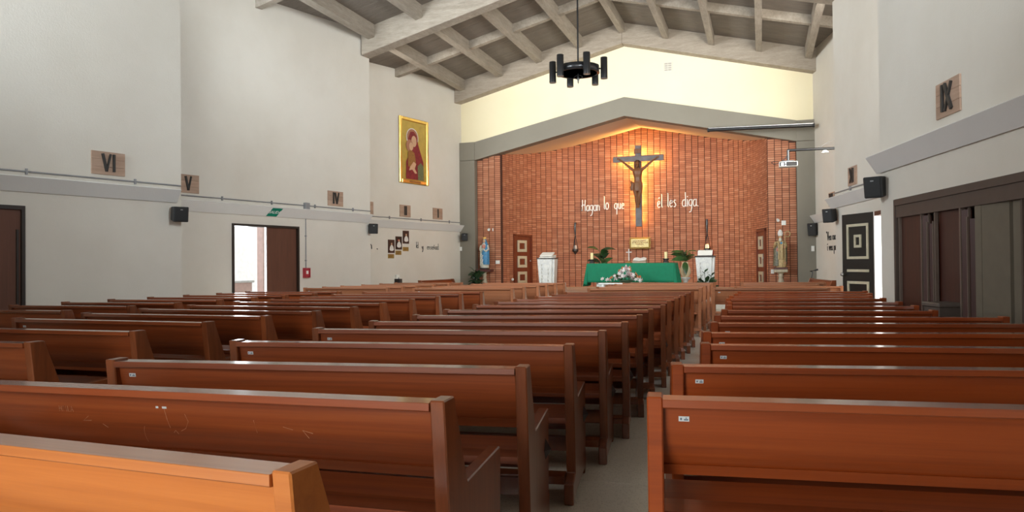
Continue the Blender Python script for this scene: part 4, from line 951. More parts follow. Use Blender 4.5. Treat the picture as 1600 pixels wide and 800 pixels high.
# ------------------------------------------------------------------ chandelier
r = empty('chandelier', (-4.2, 17.5, 6.12)); tag(r, 'black ring chandelier with six spot cylinders hanging on a long rod', 'chandelier')
MB().lathe([(0.022, 0.0), (0.022, 2.45)], 12).build('rod', 'black_metal', r)
MB().lathe([(0.10, 2.33), (0.10, 2.40), (0.03, 2.42)], 16).build('ceiling_cup', 'black_metal', r)
MB().lathe([(0.46, -0.10), (0.52, -0.10), (0.52, 0.06), (0.46, 0.06), (0.46, -0.10)], 40).build('ring', 'black_metal', r)
q = MB(); q.lathe([(0.05, -0.1), (0.47, -0.08), (0.47, -0.03), (0.05, -0.02)], 24); q.build('plate', 'black_door', r)
for k in range(6):
    a = math.radians(2+60*k); c = (0.64*math.cos(a), 0.64*math.sin(a)); dz = 0.0
    t_ = MB(); t_.lathe([(0.084, -0.27+dz), (0.084, 0.24+dz), (0.078, 0.245+dz), (0.0, 0.245+dz)], 20, (c[0], c[1], 0)); cyl = t_.build('spot_cylinder', 'black_metal', r)
    MB().lathe([(0.0, -0.272+dz), (0.074, -0.272+dz), (0.078, -0.28+dz), (0.084, -0.27+dz)], 20, (c[0], c[1], 0)).build('reflector', 'steel', cyl)
    MB().tube([(0.42*math.cos(a), 0.42*math.sin(a), -0.02), (0.57*math.cos(a), 0.57*math.sin(a), -0.02)], 0.02, 8).build('arm', 'black_metal', r)
q = MB(); q.lathe([(0.012, -0.30), (0.035, -0.22), (0.012, -0.12), (0.012, -0.08)], 10); q.lathe([(0.0, -0.36), (0.02, -0.30)], 8)
for s in (-1, 1): q.tube([(s*(0.02+0.09*math.sin(t*math.pi/6)), 0, -0.14-0.10*t/6) for t in range(7)], 0.006, 5)
q.build('finial', 'black_metal', r)
# ------------------------------------------------------------------ projection screen case and projector
r = empty('projection_screen', (0, 0, 0)); tag(r, 'long thin rolled-up projection screen case hung below the gable at the right', 'screen')
A_, B_ = Vector((-1.50, 23.3, 5.44)), Vector((1.50, 23.3, 5.38))
MB().tube([A_, B_], 0.055, 12).build('case', 'black_metal', r); MB().tube([A_+Vector((0, -0.02, 0.05)), B_+Vector((0, -0.02, 0.05))], 0.03, 8).build('top_rail', 'steel', r)
for e in (A_, B_): MB().tube([e-Vector((0.03, 0, 0)), e+Vector((0.03, 0, 0))], 0.065, 12).build('end_cap', 'black_plastic', r)
for x in (-1.0, 1.1): MB().tube([(x, 23.3, 5.47), (x, 23.9, 5.62)], 0.012, 6).build('hanger', 'black_metal', r)
r = empty('ceiling_projector', (0.64, 19.5, 3.67)); tag(r, 'white projector hung from a long dark arm off the right wall', 'projector')
MB().tube([(0.0, 0, 0.47), (1.55, 0, 0.45)], 0.032, 10).build('wall_arm', 'black_metal', r)
MB().tube([(0.02, 0, 0.47), (0.02, 0, 0.20)], 0.035, 10).build('drop_tube', 'black_metal', r)
MB().box(-0.12, 0.14, -0.1, 0.1, 0.185, 0.205).build('mount_plate', 'black_metal', r)
b_ = bevel(MB().box(-0.2, 0.235, -0.16, 0.16, 0.05, 0.175).build('body', 'white_plastic', r), 0.015)
MB().box(-0.185, 0.22, -0.165, -0.16, 0.065, 0.162).build('rear_panel', 'black_plastic', b_)
for x0, x1, z0, z1 in ((-0.15, -0.09, 0.07, 0.14), (-0.06, -0.03, 0.12, 0.15), (-0.06, -0.03, 0.06, 0.09)): MB().box(x0, x1, -0.17, -0.165, z0, z1).build('socket', 'steel', b_)
for k in range(8): MB().box(0.01+k*0.024, 0.02+k*0.024, -0.17, -0.165, 0.06, 0.15).build('vent_slot', 'frame_dark', b_)
MB().tube([(0.02, 0.0, 0.4), (-0.03, -0.05, 0.28), (-0.12, -0.1, 0.2), (-0.22, -0.12, 0.14), (-0.32, -0.1, 0.12), (-0.38, -0.08, 0.17), (-0.32, -0.06, 0.2), (-0.2, -0.1, 0.19)], 0.008, 6).build('cable', 'black_plastic', r)
q = MB(); q.prism([(0.78, 0.36), (0.96, 0.36), (0.90, 0.42), (0.84, 0.42)], -0.05, 0.05, 'y'); q.build('access_point', 'white_plastic', r)
MB().tube([(0.7, 0, 0.48), (1.35, 0.2, 0.85)], 0.004, 5).build('stay_wire', 'conduit', r)

# ------------------------------------------------------------------ crucifix
XC, YC = -4.27, 27.12
r = empty('crucifix', (XC, YC, 2.71)); tag(r, 'large grey cross with carved wooden corpus hung on the brick apse wall', 'crucifix')
bevel(MB().box(-0.115, 0.115, -0.05, 0.05, 0.0, 3.0).build('upright', 'cross_grey', r), 0.008)
bevel(MB().box(-0.93, 0.93, -0.06, 0.04, 2.40, 2.61).build('crossbar', 'cross_grey', r), 0.008)
bevel(MB().box(-0.14, 0.14, -0.085, -0.05, 2.70, 2.87).build('title_board', 'carved_wood', r), 0.006)
MB().box(-0.02, 0.02, 0.05, 0.33, 0.5, 0.56).build('wall_fixing', 'black_metal', r); MB().box(-0.02, 0.02, 0.05, 0.33, 2.45, 2.51).build('wall_fixing', 'black_metal', r)
b = MB()
yb = -0.17
# torso, hips, legs, arms as overlapping volumes fused by remeshing
b.loft([(1.48, 0, yb, 0.12, 0.09), (1.58, 0.0, yb, 0.15, 0.105), (1.70, 0.0, yb, 0.125, 0.095), (1.80, 0.0, yb, 0.135, 0.10), (1.92, 0, yb-0.015, 0.165, 0.115), (2.03, 0, yb-0.01, 0.185, 0.115), (2.11, 0.0, yb, 0.17, 0.09), (2.17, 0.0, yb-0.01, 0.07, 0.06), (2.22, 0.0, yb-0.02, 0.05, 0.05)], 18)
b.ball((0.0, yb-0.055, 2.30), 0.085, 0.10, 0.125, 14, 10)                 # head bowed forward
b.ball((0.0, yb-0.155, 2.28), 0.018, 0.025, 0.03)                          # nose
b.ball((0.0, yb-0.12, 2.185), 0.05, 0.05, 0.05)                            # beard
for s in (-1, 1):
    b.tube([(s*0.14, yb, 2.07), (s*0.26, yb+0.01, 2.15), (s*0.42, yb+0.03, 2.29), (s*0.56, yb+0.06, 2.42), (s*0.66, yb+0.08, 2.48)], [0.062, 0.052, 0.042, 0.034, 0.026], 10)
    b.ball((s*0.69, yb+0.085, 2.50), 0.045, 0.022, 0.035)
    for k in range(4): b.tube([(s*0.71, yb+0.08, 2.485+0.017*k), (s*(0.765+0.008*(k in (1, 2))), yb+0.065, 2.50+0.022*k)], 0.010, 6)
    b.tube([(s*0.68, yb+0.07, 2.52), (s*0.70, yb+0.05, 2.57)], 0.011, 6)
    b.tube([(s*0.075, yb, 1.52), (s*0.085, yb-0.05, 1.25), (s*0.055, yb-0.10, 1.12), (s*0.045, yb-0.03, 0.88), (s*0.02, yb-0.01, 0.78)], [0.095, 0.078, 0.062, 0.058, 0.036], 12)
    b.tube([(s*0.02, yb-0.0, 0.80), (s*0.025, yb-0.05, 0.73), (s*0.03, yb-0.09, 0.68)], [0.036, 0.038, 0.025], 10)
    for k in range(4): b.tube([(s*(0.012+0.016*k), yb-0.09, 0.685), (s*(0.012+0.016*k), yb-0.115, 0.665)], 0.010, 5)
cp = remesh(b.build('corpus', 'carved_wood', r), 0.011, 3)
h = MB(); h.loft([(2.20, 0, yb+0.02, 0.10, 0.07), (2.30, 0, yb+0.0, 0.105, 0.09), (2.38, 0, yb-0.03, 0.10, 0.105), (2.43, 0, yb-0.04, 0.06, 0.07)], 14, 0.06, 9)
for s in (-1, 1): h.tube([(s*0.085, yb-0.06, 2.36), (s*0.10, yb-0.07, 2.25), (s*0.09, yb-0.06, 2.12)], [0.03, 0.035, 0.02], 8)
h.build('hair', 'dark_brown', cp)
cl = MB(); cl.loft([(1.28, 0, yb-0.02, 0.155, 0.12), (1.36, 0, yb-0.02, 0.17, 0.13), (1.48, 0, yb-0.01, 0.175, 0.13), (1.60, 0.0, yb, 0.168, 0.122), (1.63, 0, yb, 0.155, 0.11)], 24, 0.05, 8)
cl.ball((-0.20, yb-0.02, 1.57), 0.06, 0.05, 0.06); cl.tube([(-0.19, yb-0.03, 1.55), (-0.23, yb-0.03, 1.44), (-0.22, yb-0.02, 1.31)], [0.045, 0.06, 0.045], 8); cl.tube([(-0.2, yb, 1.57), (-0.25, yb, 1.62), (-0.24, yb, 1.68)], [0.04, 0.04, 0.025], 8)
remesh(cl.build('loincloth', 'carved_wood', cp), 0.012, 2)
q = MB(); q.tube([(0.11*math.cos(t*math.pi/8), yb-0.045+0.11*math.sin(t*math.pi/8), 2.375) for t in range(17)], 0.013, 6); q.build('crown', 'dark_brown', cp)
for s in (-1, 1): MB().tube([(s*0.70, yb-0.0, 2.50), (s*0.70, yb+0.12, 2.50)], 0.008, 6).build('nail', 'black_metal', cp)
# warm lamps fitted behind the cross
for k, (dx, dz, pw) in enumerate(((0, 0.35, 18), (0, 0.95, 26), (0, 1.55, 34), (0, 2.15, 42), (0, 2.75, 40), (-0.6, 2.5, 30), (0.6, 2.5, 30))):
    l = bpy.data.lights.new('halo_lamp', 'POINT'); l.energy = pw; l.color = (1.0, 0.55, 0.16); l.shadow_soft_size = 0.05
    o = bpy.data.objects.new('halo_lamp', l); COL.objects.link(o); o.parent = r; o.location = (dx, 0.13, dz)
    MB().box(-0.03, 0.03, -0.01, 0.01, -0.03, 0.03).build('lamp_holder', 'black_metal', r).location = (dx, 0.06, dz)
# ------------------------------------------------------------------ motto on the brick wall
def motto(word_specs, label):
    root = empty('wall_motto'); tag(root, label, 'lettering')
    for word, x0, z0, h_ in word_specs:
        x = x0
        for ch in word:
            wd, st = HW[ch]; l_ = apse_near(x+wd*h_*0.4, 27.4)
            mb = MB(); strokes(mb, st, 0, 0, h_*0.66, h_, 0.021, 0, 6, 0.04)
            o = mb.build('letter', 'letter_white', root); p, t, nn = apse_at(apse_near(x, 27.35)); M = apse_frame(apse_near(x, 27.35), z0, 0.05); M.translation = Vector((x, p.y-0.05, z0)); o.matrix_world = M
            x += wd*h_*0.68
motto([('Hagan', -6.47, 3.36, 0.445), ('lo', -5.64, 3.40, 0.50), ('que', -5.23, 3.40, 0.44)], 'white handwritten words Hagan lo que left of the crucifix')
motto([('él', -3.63, 3.40, 0.50), ('les', -3.27, 3.41, 0.52), ('diga.', -2.72, 3.41, 0.52)], 'white handwritten words él les diga right of the crucifix')
# ------------------------------------------------------------------ hanging thuribles / sanctuary lamps
def thurible(x, y, ztop, zbot, label, lit):
    r = empty('hanging_lamp', (x, y, zbot)); tag(r, label, 'lamp', 'dark hanging lamps on the apse wall'); Ht = ztop-zbot
    q = MB(); q.tube([(0, 0, Ht*0.62), (0, 0, Ht*0.9), (0, 0, Ht)], [0.03, 0.045, 0.035], 8); q.build('bracket_rod', 'black_metal', r)
    MB().box(-0.03, 0.03, 0, 0.14, Ht-0.06, Ht).build('wall_hook', 'black_metal', r)
    for k in range(3):
        a = 2*math.pi*k/3+0.5; MB().tube([(0, 0, Ht*0.64), (0.11*math.cos(a), 0.11*math.sin(a), Ht*0.16)], 0.013, 5).build('chain', 'black_metal', r)
    MB().lathe([(0.01, 0.0), (0.03, 0.03), (0.05, 0.06), (0.11, 0.12), (0.125, 0.2), (0.11, 0.21), (0.09, 0.16), (0.0, 0.1)], 16).build('bowl', 'black_metal', r)
    MB().lathe([(0.045, 0.14), (0.06, 0.24), (0.05, 0.34), (0.03, 0.36), (0.0, 0.36)], 14).build('glass_cup', 'lamp_red_flame' if lit else 'robe_white', r)
thurible(-6.66, 27.0, 2.92, 1.70, 'dark hanging oil lamp on the brick wall left of the altar', False)
thurible(-1.83, 26.98, 2.90, 1.66, 'dark hanging oil lamp with small flame above the right lectern', True)
# ------------------------------------------------------------------ tabernacle plaque
r = empty('tabernacle', (-4.25, 27.32, 1.93)); tag(r, 'golden tabernacle panel with ornate edges below the crucifix', 'tabernacle')
bevel(MB().box(-0.34, 0.34, -0.16, 0.12, 0.0, 0.34).build('cabinet', 'gold_leaf', r), 0.01)
MB().box(-0.32, 0.32, -0.172, -0.16, 0.02, 0.32).build('door_plate', 'tabernacle_gold', r)
for k, (x0, x1, z) in enumerate(((-0.26, 0.22, 0.23), (-0.28, 0.26, 0.17), (-0.14, 0.14, 0.11))):
    q = MB(); x = x0
    while x < x1: w_ = random.uniform(0.02, 0.05); q.box(x, x+w_, -0.177, -0.172, z, z+0.03+0.015*random.random()); x += w_+0.02
    q.build('engraved_line', 'ochre', r)
q = MB()
for s in (-1, 1):
    q.tube([(s*0.37, -0.1, -0.03), (s*0.36, -0.1, 0.1), (s*0.385, -0.1, 0.18), (s*0.36, -0.1, 0.28), (s*0.37, -0.1, 0.37)], 0.02, 8)
for zz in (-0.025, 0.365): q.tube([(-0.37+0.74*t/10, -0.1, zz+0.012*math.sin(t*2.1)) for t in range(11)], 0.018, 8)
q.build('ornate_border', 'brass_plate', r)
MB().box(-0.05, 0.05, -0.05, 0.0, -0.05, 0.0).build('bracket', 'dark_brown', r)
# ------------------------------------------------------------------ altar
AX0, AX1, AY0, AY1, AZ = -4.93, -2.38, 21.45, 22.35, 1.355
r = empty('altar_table', ((AX0+AX1)/2, 21.9, CH)); tag(r, 'white stone altar table hidden under a green cloth', 'altar')
hw, hd, ht = (AX1-AX0)/2, 0.45, AZ-CH
bevel(MB().box(-hw+0.03, hw-0.03, -hd+0.03, hd-0.03, ht-0.10, ht-0.008).build('table_top', 'marble', r), 0.01)
for x in (-hw*0.72, hw*0.72): bevel(MB().box(x-0.12, x+0.12, -0.3, 0.3, 0, ht-0.10).build('leg', 'marble', r), 0.01)
# cloth
def cloth():
    mb = MB(); nx, segs = 60, []
    prof = [(0.44, 0.0), (0.15, 0.0), (-0.3, 0.0), (-0.455, -0.002), (-0.47, -0.03), (-0.475, -0.12), (-0.48, -0.3), (-0.485, -0.47), (-0.49, -0.56)]
    vs = []
    for i in range(nx+1):
        u = i/nx; x = -hw-0.005+(2*hw+0.01)*u
        for j, (y, z) in enumerate(prof):
            drop = max(0, -z); yy = y-0.03*drop*math.sin(u*34)*(1 if drop > 0.02 else 0)*(0.4+1.2*(u > 0.8))
            vs.append((x, yy, ht+0.004+z))
    n_ = len(prof)
    mb.add(vs, [(i*n_+j, (i+1)*n_+j, (i+1)*n_+j+1, i*n_+j+1) for i in range(nx) for j in range(n_-1)], True)
    # side falls
    for s in (-1, 1):
        vs = []; m_ = 26; k_ = 8
        for i in range(m_+1):
            y = 0.44-0.9*i/m_
            for j in range(k_+1):
                t = j/k_; d_ = t*0.68; bul = 0.10*t+0.035*math.sin(i*1.3)*t
                vs.append((s*(hw+0.005+bul), y-(0.03*math.sin(i*1.3+1)*t if i < m_ else 0.03*t), ht+0.004-d_))
        mb.add(vs, [(i*(k_+1)+j, i*(k_+1)+j+1, (i+1)*(k_+1)+j+1, (i+1)*(k_+1)+j) for i in range(m_) for j in range(k_)], True)
    # corner gores joining front fall and side fall
    for s in (-1, 1):
        vs = []; k_ = 8; m_ = 6
        for j in range(k_+1):
            t = j/k_; d_ = t*(0.56+0.06)
            for i in range(m_+1):
                a = (math.pi/2)*i/m_
                rad = 0.02+0.10*t+0.02*math.sin(i*2.0)*t
                vs.append((s*(hw-0.01+rad*math.sin(a)), -0.46-0.02*t+0.0-rad*math.cos(a)*0.3, ht+0.003-d_))
        mb.add(vs, [(j*(m_+1)+i, j*(m_+1)+i+1, (j+1)*(m_+1)+i+1, (j+1)*(m_+1)+i) for j in range(k_) for i in range(m_)], True)
    return mb
ac = cloth().build('altar_cloth', 'altar_green'); ac.location = ((AX0+AX1)/2, 21.9, CH); tag(ac, 'bright green cloth draped over the altar', 'cloth')
sd = ac.modifiers.new('thick', 'SOLIDIFY'); sd.thickness = 0.006; sd.offset = 1
# altar furnishings
def candle(x, y, z, label):
    r = empty('altar_candle', (x, y, z)); tag(r, label, 'candle', 'candles on the altar')
    MB().lathe([(0.085, 0.0), (0.085, 0.05), (0.05, 0.06), (0.095, 0.10), (0.095, 0.12), (0.0, 0.12)], 18).build('holder', 'ornament', r)
    c = MB().lathe([(0.045, 0.12), (0.045, 0.31), (0.04, 0.315), (0.0, 0.31)], 16).build('wax', 'candle_wax', r); MB().tube([(0, 0, 0.31), (0.003, 0, 0.335)], 0.003, 5).build('wick', 'black_door', c)
candle(-2.65, 21.75, AZ+0.012, 'short yellow candle on a dark holder at the right end of the altar'); candle(-4.84, 21.7, AZ+0.012, 'short yellow candle at the left end of the altar beside the leaves')
r = empty('altar_cross', (-3.75, 21.85, AZ+0.012)); tag(r, 'small slender white standing cross on the altar', 'cross')
MB().lathe([(0.09, 0), (0.08, 0.02), (0.03, 0.04), (0.012, 0.07)], 16).build('foot', 'brass_plate', r); MB().box(-0.012, 0.012, -0.01, 0.01, 0.06, 0.42).build('upright', 'robe_white', r); MB().box(-0.085, 0.085, -0.01, 0.01, 0.31, 0.335).build('crossbar', 'robe_white', r)
r = empty('missal_stand', (-3.42, 21.8, AZ+0.012)); tag(r, 'open book on a low brown stand in the middle of the altar', 'book')
q = MB(); q.prism([(-0.12, 0), (0.14, 0), (0.14, 0.12), (-0.12, 0.05)], -0.2, 0.2); q.build('stand', 'plaque_wood', r)
for s in (-1, 1):
    q = MB(); q.add([(0, -0.12, 0.06), (s*0.19, -0.12, 0.075), (s*0.19, 0.13, 0.145), (0, 0.13, 0.13), (0, -0.12, 0.075), (s*0.10, -0.12, 0.10), (s*0.10, 0.13, 0.17), (0, 0.13, 0.145)], [(0, 1, 2, 3), (0, 1, 5, 4), (4, 5, 6, 7), (1, 2, 6, 5), (3, 7, 6, 2)]); q.build('pages', 'paper', r)
# ------------------------------------------------------------------ lecterns
def lectern(x, y, wt, label, rz, book):
    r = empty('marble_lectern', (x, y, CH), rz); tag(r, label, 'lectern', 'marble lecterns'); h_ = 1.04
    def slab(x0b, x1b, x0t, x1t, y0, y1, name):
        q = MB(); q.add([(x0b, y0, 0), (x1b, y0, 0), (x1b, y1, 0), (x0b, y1, 0), (x0t, y0-0.02, h_), (x1t, y0-0.02, h_), (x1t, y1+0.05, h_), (x0t, y1+0.05, h_)], [(3, 2, 1, 0), (4, 5, 6, 7), (0, 1, 5, 4), (1, 2, 6, 5), (2, 3, 7, 6), (3, 0, 4, 7)]); return q.build(name, 'marble', r)
    slab(-wt*0.36, wt*0.30, -wt*0.5, wt*0.36, -0.2, 0.16, 'front_slab'); slab(wt*0.31, wt*0.42, wt*0.37, wt*0.5, -0.16, 0.14, 'side_slab')
    q = MB(); q.box(-wt*0.53, wt*0.53, -0.24, 0.24, h_, h_+0.03); q.build('top_plate', 'frame_dark', r)
    q = MB(); q.prism([(-0.22, h_+0.03), (0.2, h_+0.03), (0.2, h_+0.13), (-0.22, h_+0.05)], -wt*0.4, wt*0.4); q.build('book_rest', 'frame_dark' if book else 'paper', r)
    for txt, xx, z0 in (('PALABRA', -wt*0.26, 0.86), ('YVIDA', wt*0.10, 0.70)):
        q = MB()
        for k, ch in enumerate(txt): strokes(q, HW[ch][1], xx, z0-0.11*k-0.06, 0.08, 0.08, 0.007, 0.0, 4)
        o = q.build('carved_letters', 'grille_grey', r); o.location = (0, -0.215, 0)
    return r
lectern(-6.46, 22.5, 0.56, 'white marble lectern with dark top edge left of the altar', 0.0, False)
bk_ = MB().prism([(-0.16, 0.0), (0.16, 0.10), (0.155, 0.13), (-0.165, 0.03)], -0.21, 0.19).build('paper_folder', 'paper'); bk_.location = (-6.46, 22.5, CH+1.125); tag(bk_, 'white folder lying on the left lectern', 'folder')
lectern(-1.58, 22.5, 0.55, 'white marble lectern with open red book right of the altar', 0.0, True)
r = empty('open_book', (-1.58, 22.48, CH+1.12)); tag(r, 'open red-bound book standing on the right lectern', 'book')
q = MB(); q.prism([(-0.05, 0.0), (0.10, 0.12), (0.115, 0.105), (-0.03, -0.015)], -0.24, 0.24); q.build('cover', 'book_red', r)
for s in (-1, 1): q = MB(); q.prism([(-0.055, 0.0), (0.085, 0.112), (0.07, 0.13), (-0.07, 0.02)], min(0.004*s, s*0.21), max(0.004*s, s*0.21)); q.build('pages', 'paper', r)
MB().prism([(-0.20, -0.03), (-0.18, -0.03), (-0.09, 0.10), (-0.11, 0.10)], -0.21, 0.21).build('front_sheet', 'paper', r)

# ------------------------------------------------------------------ plants and flowers
def leaf_mesh(Ln, w, curl, name='leaf'):
    mb = MB(); n_ = 7; vs = []
    for i in range(n_+1):
        t = i/n_; ww = w*math.sin(math.pi*min(1, t*0.95+0.05))**0.8*(1-0.25*t); z = curl*Ln*(-(t*t))+0.35*Ln*t
        x = Ln*t*0.95
        vs += [(x, -ww, z+0.15*ww), (x, 0, z-0.05*ww), (x, ww, z+0.15*ww)]
    mb.add(vs, [(3*i+j, 3*i+3+j, 3*i+4+j, 3*i+1+j) for i in range(n_) for j in (0, 1)], True)
    return mb.mesh(name)
LF = [leaf_mesh(0.46, 0.10, 0.55), leaf_mesh(0.40, 0.11, 0.7), leaf_mesh(0.32, 0.08, 0.4)]
def put_leaf(parent, mesh, mat, loc, yaw, pitch, s=1.0, name='leaf'):
    me = wood_copy(mesh, mat); o = bpy.data.objects.new(name, me); COL.objects.link(o); o.parent = parent; o.location = loc; o.rotation_euler = (random.uniform(-1.0, 1.0), -pitch, yaw); o.scale = (s, s, s); return o
# big leafy plant in cream vase on pedestal
r = empty('plant_pedestal', (-2.2, 22.8, CH)); tag(r, 'pale stone pedestal under the cream vase beside the right lectern', 'pedestal')
MB().lathe([(0.15, 0), (0.15, 0.05), (0.075, 0.08), (0.07, 0.30), (0.10, 0.36), (0.15, 0.40), (0.15, 0.44), (0.0, 0.44)], 18).build('column', 'marble', r)
r = empty('plant_vase', (-2.2, 22.8, CH+0.44)); tag(r, 'round cream vase with big dark green leaves right of the altar', 'plant')
MB().lathe([(0.07, 0), (0.12, 0.04), (0.165, 0.14), (0.16, 0.24), (0.11, 0.35), (0.085, 0.43), (0.10, 0.46), (0.08, 0.455), (0.07, 0.4), (0.0, 0.38)], 24).build('vase', 'vase_cream', r)
for k in range(15):
    a = k*2.4; pt = random.uniform(0.1, 0.9); z_ = 0.44+0.02*k
    put_leaf(r, LF[k % 3], 'leaf_green', (0.02*math.cos(a), 0.02*math.sin(a), z_), a, pt, random.uniform(0.8, 1.05))
put_leaf(r, LF[0], 'leaf_green', (0.0, -0.09, 0.46), -math.pi/2+0.2, -0.9, 1.0)
MB().tube([(0, 0, 0.38), (0.01, 0, 0.6), (0.0, 0.01, 0.78)], 0.012, 6).build('stem', 'leaf_dark', r)
# plant behind the left end of the altar
r = empty('leafy_plant', (-4.78, 22.75, CH)); tag(r, 'dark green plant with long leaves behind the left end of the altar', 'plant')
MB().lathe([(0.12, 0), (0.16, 0.25), (0.17, 0.5), (0.16, 0.52), (0.13, 0.48), (0.0, 0.46)], 18).build('pot', 'vase_cream', r)
MB().tube([(0, 0, 0.46), (0.02, 0, 0.9), (0.03, 0, 1.15)], 0.014, 6).build('stem', 'leaf_dark', r)
for k in range(14):
    a = k*2.4+0.4; z_ = 0.85+0.03*k
    put_leaf(r, LF[k % 3], 'leaf_dark' if k % 2 else 'leaf_green', (0.02*math.cos(a), 0.02*math.sin(a), z_), a, random.uniform(0.0, 0.8), random.uniform(0.9, 1.25))
# fern by the left statue
r = empty('potted_fern', (-9.22, 23.25, CH)); tag(r, 'dark bushy fern on the floor in front of the left grey pillar', 'plant')
MB().lathe([(0.12, 0), (0.16, 0.22), (0.15, 0.24), (0.0, 0.2)], 16).build('pot', 'pedestal_wood', r)
for k in range(34):
    a = k*2.4; put_leaf(r, LF[k % 3], 'leaf_dark', (0.05*math.cos(a), 0.05*math.sin(a), 0.2+0.012*k), a, random.uniform(-0.2, 1.1), random.uniform(0.5, 0.85))
MB().tube([(0, 0, 0.2), (0, 0, 0.62)], 0.012, 6).build('stem', 'leaf_dark', r)
# low leafy arrangement before the right lectern
r = empty('leafy_arrangement', (-1.52, 21.9, CH)); tag(r, 'low dark leafy arrangement in front of the right lectern', 'plant')
MB().lathe([(0.14, 0), (0.18, 0.12), (0.17, 0.14), (0.0, 0.12)], 16).build('bowl', 'white_plastic', r)
for k in range(26):
    a = k*2.4; put_leaf(r, LF[2], 'leaf_dark', (0.12*math.cos(a), 0.05*math.sin(a), 0.14+0.008*k), a, random.uniform(0.0, 0.9), random.uniform(0.5, 0.9))
for xx, zz in ((-0.05, 0.60), (0.14, 0.50), (-0.16, 0.45)):
    MB().tube([(xx*0.3, 0, 0.12), (xx, 0, zz)], 0.008, 5).build('stem', 'leaf_dark', r); put_leaf(r, LF[2], 'leaf_dark', (xx, 0, zz), 0.4, 0.7, 0.5); put_leaf(r, LF[2], 'leaf_dark', (xx, 0, zz-0.05), 2.8, 0.7, 0.45)
# white low table with flowers in front of the altar
r = empty('flower_table', (-3.75, 20.6, CH)); tag(r, 'low white table in front of the altar under the flower arrangement', 'table')
bevel(MB().box(-0.62, 0.62, -0.22, 0.22, 0.29, 0.325).build('table_top', 'white_paint', r), 0.006)
for sx in (-0.5, 0.5):
    for sy in (-0.16, 0.16): MB().box(sx-0.03, sx+0.03, sy-0.03, sy+0.03, 0, 0.29).build('leg', 'white_paint', r)
r = empty('flower_arrangement', (-3.62, 20.6, CH+0.325)); tag(r, 'white and pink flower arrangement with orange sprigs before the green cloth', 'flowers')
MB().lathe([(0.12, 0), (0.2, 0.06), (0.2, 0.09), (0.0, 0.08)], 16).build('tray', 'leaf_dark', r)
fl = MB()
for k in range(6):
    a = 2*math.pi*k/6; ca, sa = math.cos(a), math.sin(a); vs = [(0, 0, 0), (0.035*ca-0.018*sa, 0.035*sa+0.018*ca, 0.018), (0.075*ca, 0.075*sa, 0.012), (0.035*ca+0.018*sa, 0.035*sa-0.018*ca, 0.018)]
    fl.add(vs, [(0, 1, 2, 3)])
fl.ball((0, 0, 0.012), 0.014, 0.014, 0.012, 8, 4); fl_me = fl.mesh('flower')
for k in range(70):
    t = random.random(); x = random.gauss(-0.05, 0.20); zt = max(0.06, 0.42-abs(x+0.0)*0.95)*random.uniform(0.25, 1.0); y = random.uniform(-0.16, 0.10)
    mat = 'petal_white' if random.random() < 0.72 else 'petal_pink'
    o = bpy.data.objects.new('flower', wood_copy(fl_me, mat)); COL.objects.link(o); o.parent = r; o.location = (x, y-0.05*(zt < 0.2), 0.06+zt); o.rotation_euler = (random.uniform(0.4, 1.6), random.uniform(-0.6, 0.6), random.uniform(0, 6)); s_ = random.uniform(0.75, 1.15); o.scale = (s_, s_, s_)
for k in range(18):
    x = random.choice((-0.45, -0.3, -0.15, 0.1, 0.28, 0.36))+random.uniform(-0.06, 0.06); zt = 0.10+max(0.0, 0.40-abs(x)*0.8)*random.uniform(0.5, 1.05)
    o = bpy.data.objects.new('flower', wood_copy(fl_me, 'petal_orange')); COL.objects.link(o); o.parent = r; o.location = (x, random.uniform(-0.14, 0.05), zt); o.rotation_euler = (1.2, 0, random.uniform(0, 6)); o.scale = (0.7, 0.7, 0.7)
for k in range(26): a = k*2.4; put_leaf(r, LF[2], 'leaf_green', (0.2*math.cos(a), 0.06*math.sin(a), 0.06+0.004*k), a, random.uniform(0.0, 0.9), random.uniform(0.4, 0.8))
put_leaf(r, LF[2], 'petal_white', (0.06, -0.05, 0.36), 0.5, 1.1, 0.5, 'white_leaf'); put_leaf(r, LF[2], 'petal_white', (-0.04, -0.05, 0.34), 2.2, 1.0, 0.4, 'white_leaf')

# ------------------------------------------------------------------ statues on pedestals
def pedestal(x, y, z, label, wooden):
    r = empty('statue_pedestal', (x, y, CH)); tag(r, label, 'pedestal', 'turned statue pedestals'); h_ = z-CH
    MB().lathe([(0.17, 0), (0.17, 0.05), (0.10, 0.08), (0.075, 0.14), (0.10, 0.22), (0.085, 0.30), (0.06, h_-0.24), (0.085, h_-0.2), (0.06, h_-0.17), (0.09, h_-0.11), (0.13, h_-0.09)], 20).build('turned_column', 'pedestal_stone', r)
    bevel(MB().box(-0.27 if wooden else -0.2, 0.27 if wooden else 0.2, -0.18, 0.18, h_-0.09, h_).build('top_slab', 'pedestal_wood' if wooden else 'pedestal_stone', r), 0.012)
pedestal(-9.11, 23.8, 1.2, 'turned pedestal with dark top under the blue-robed statue', True)
pedestal(0.55, 23.8, 1.13, 'turned stone pedestal under the bishop statue', False)
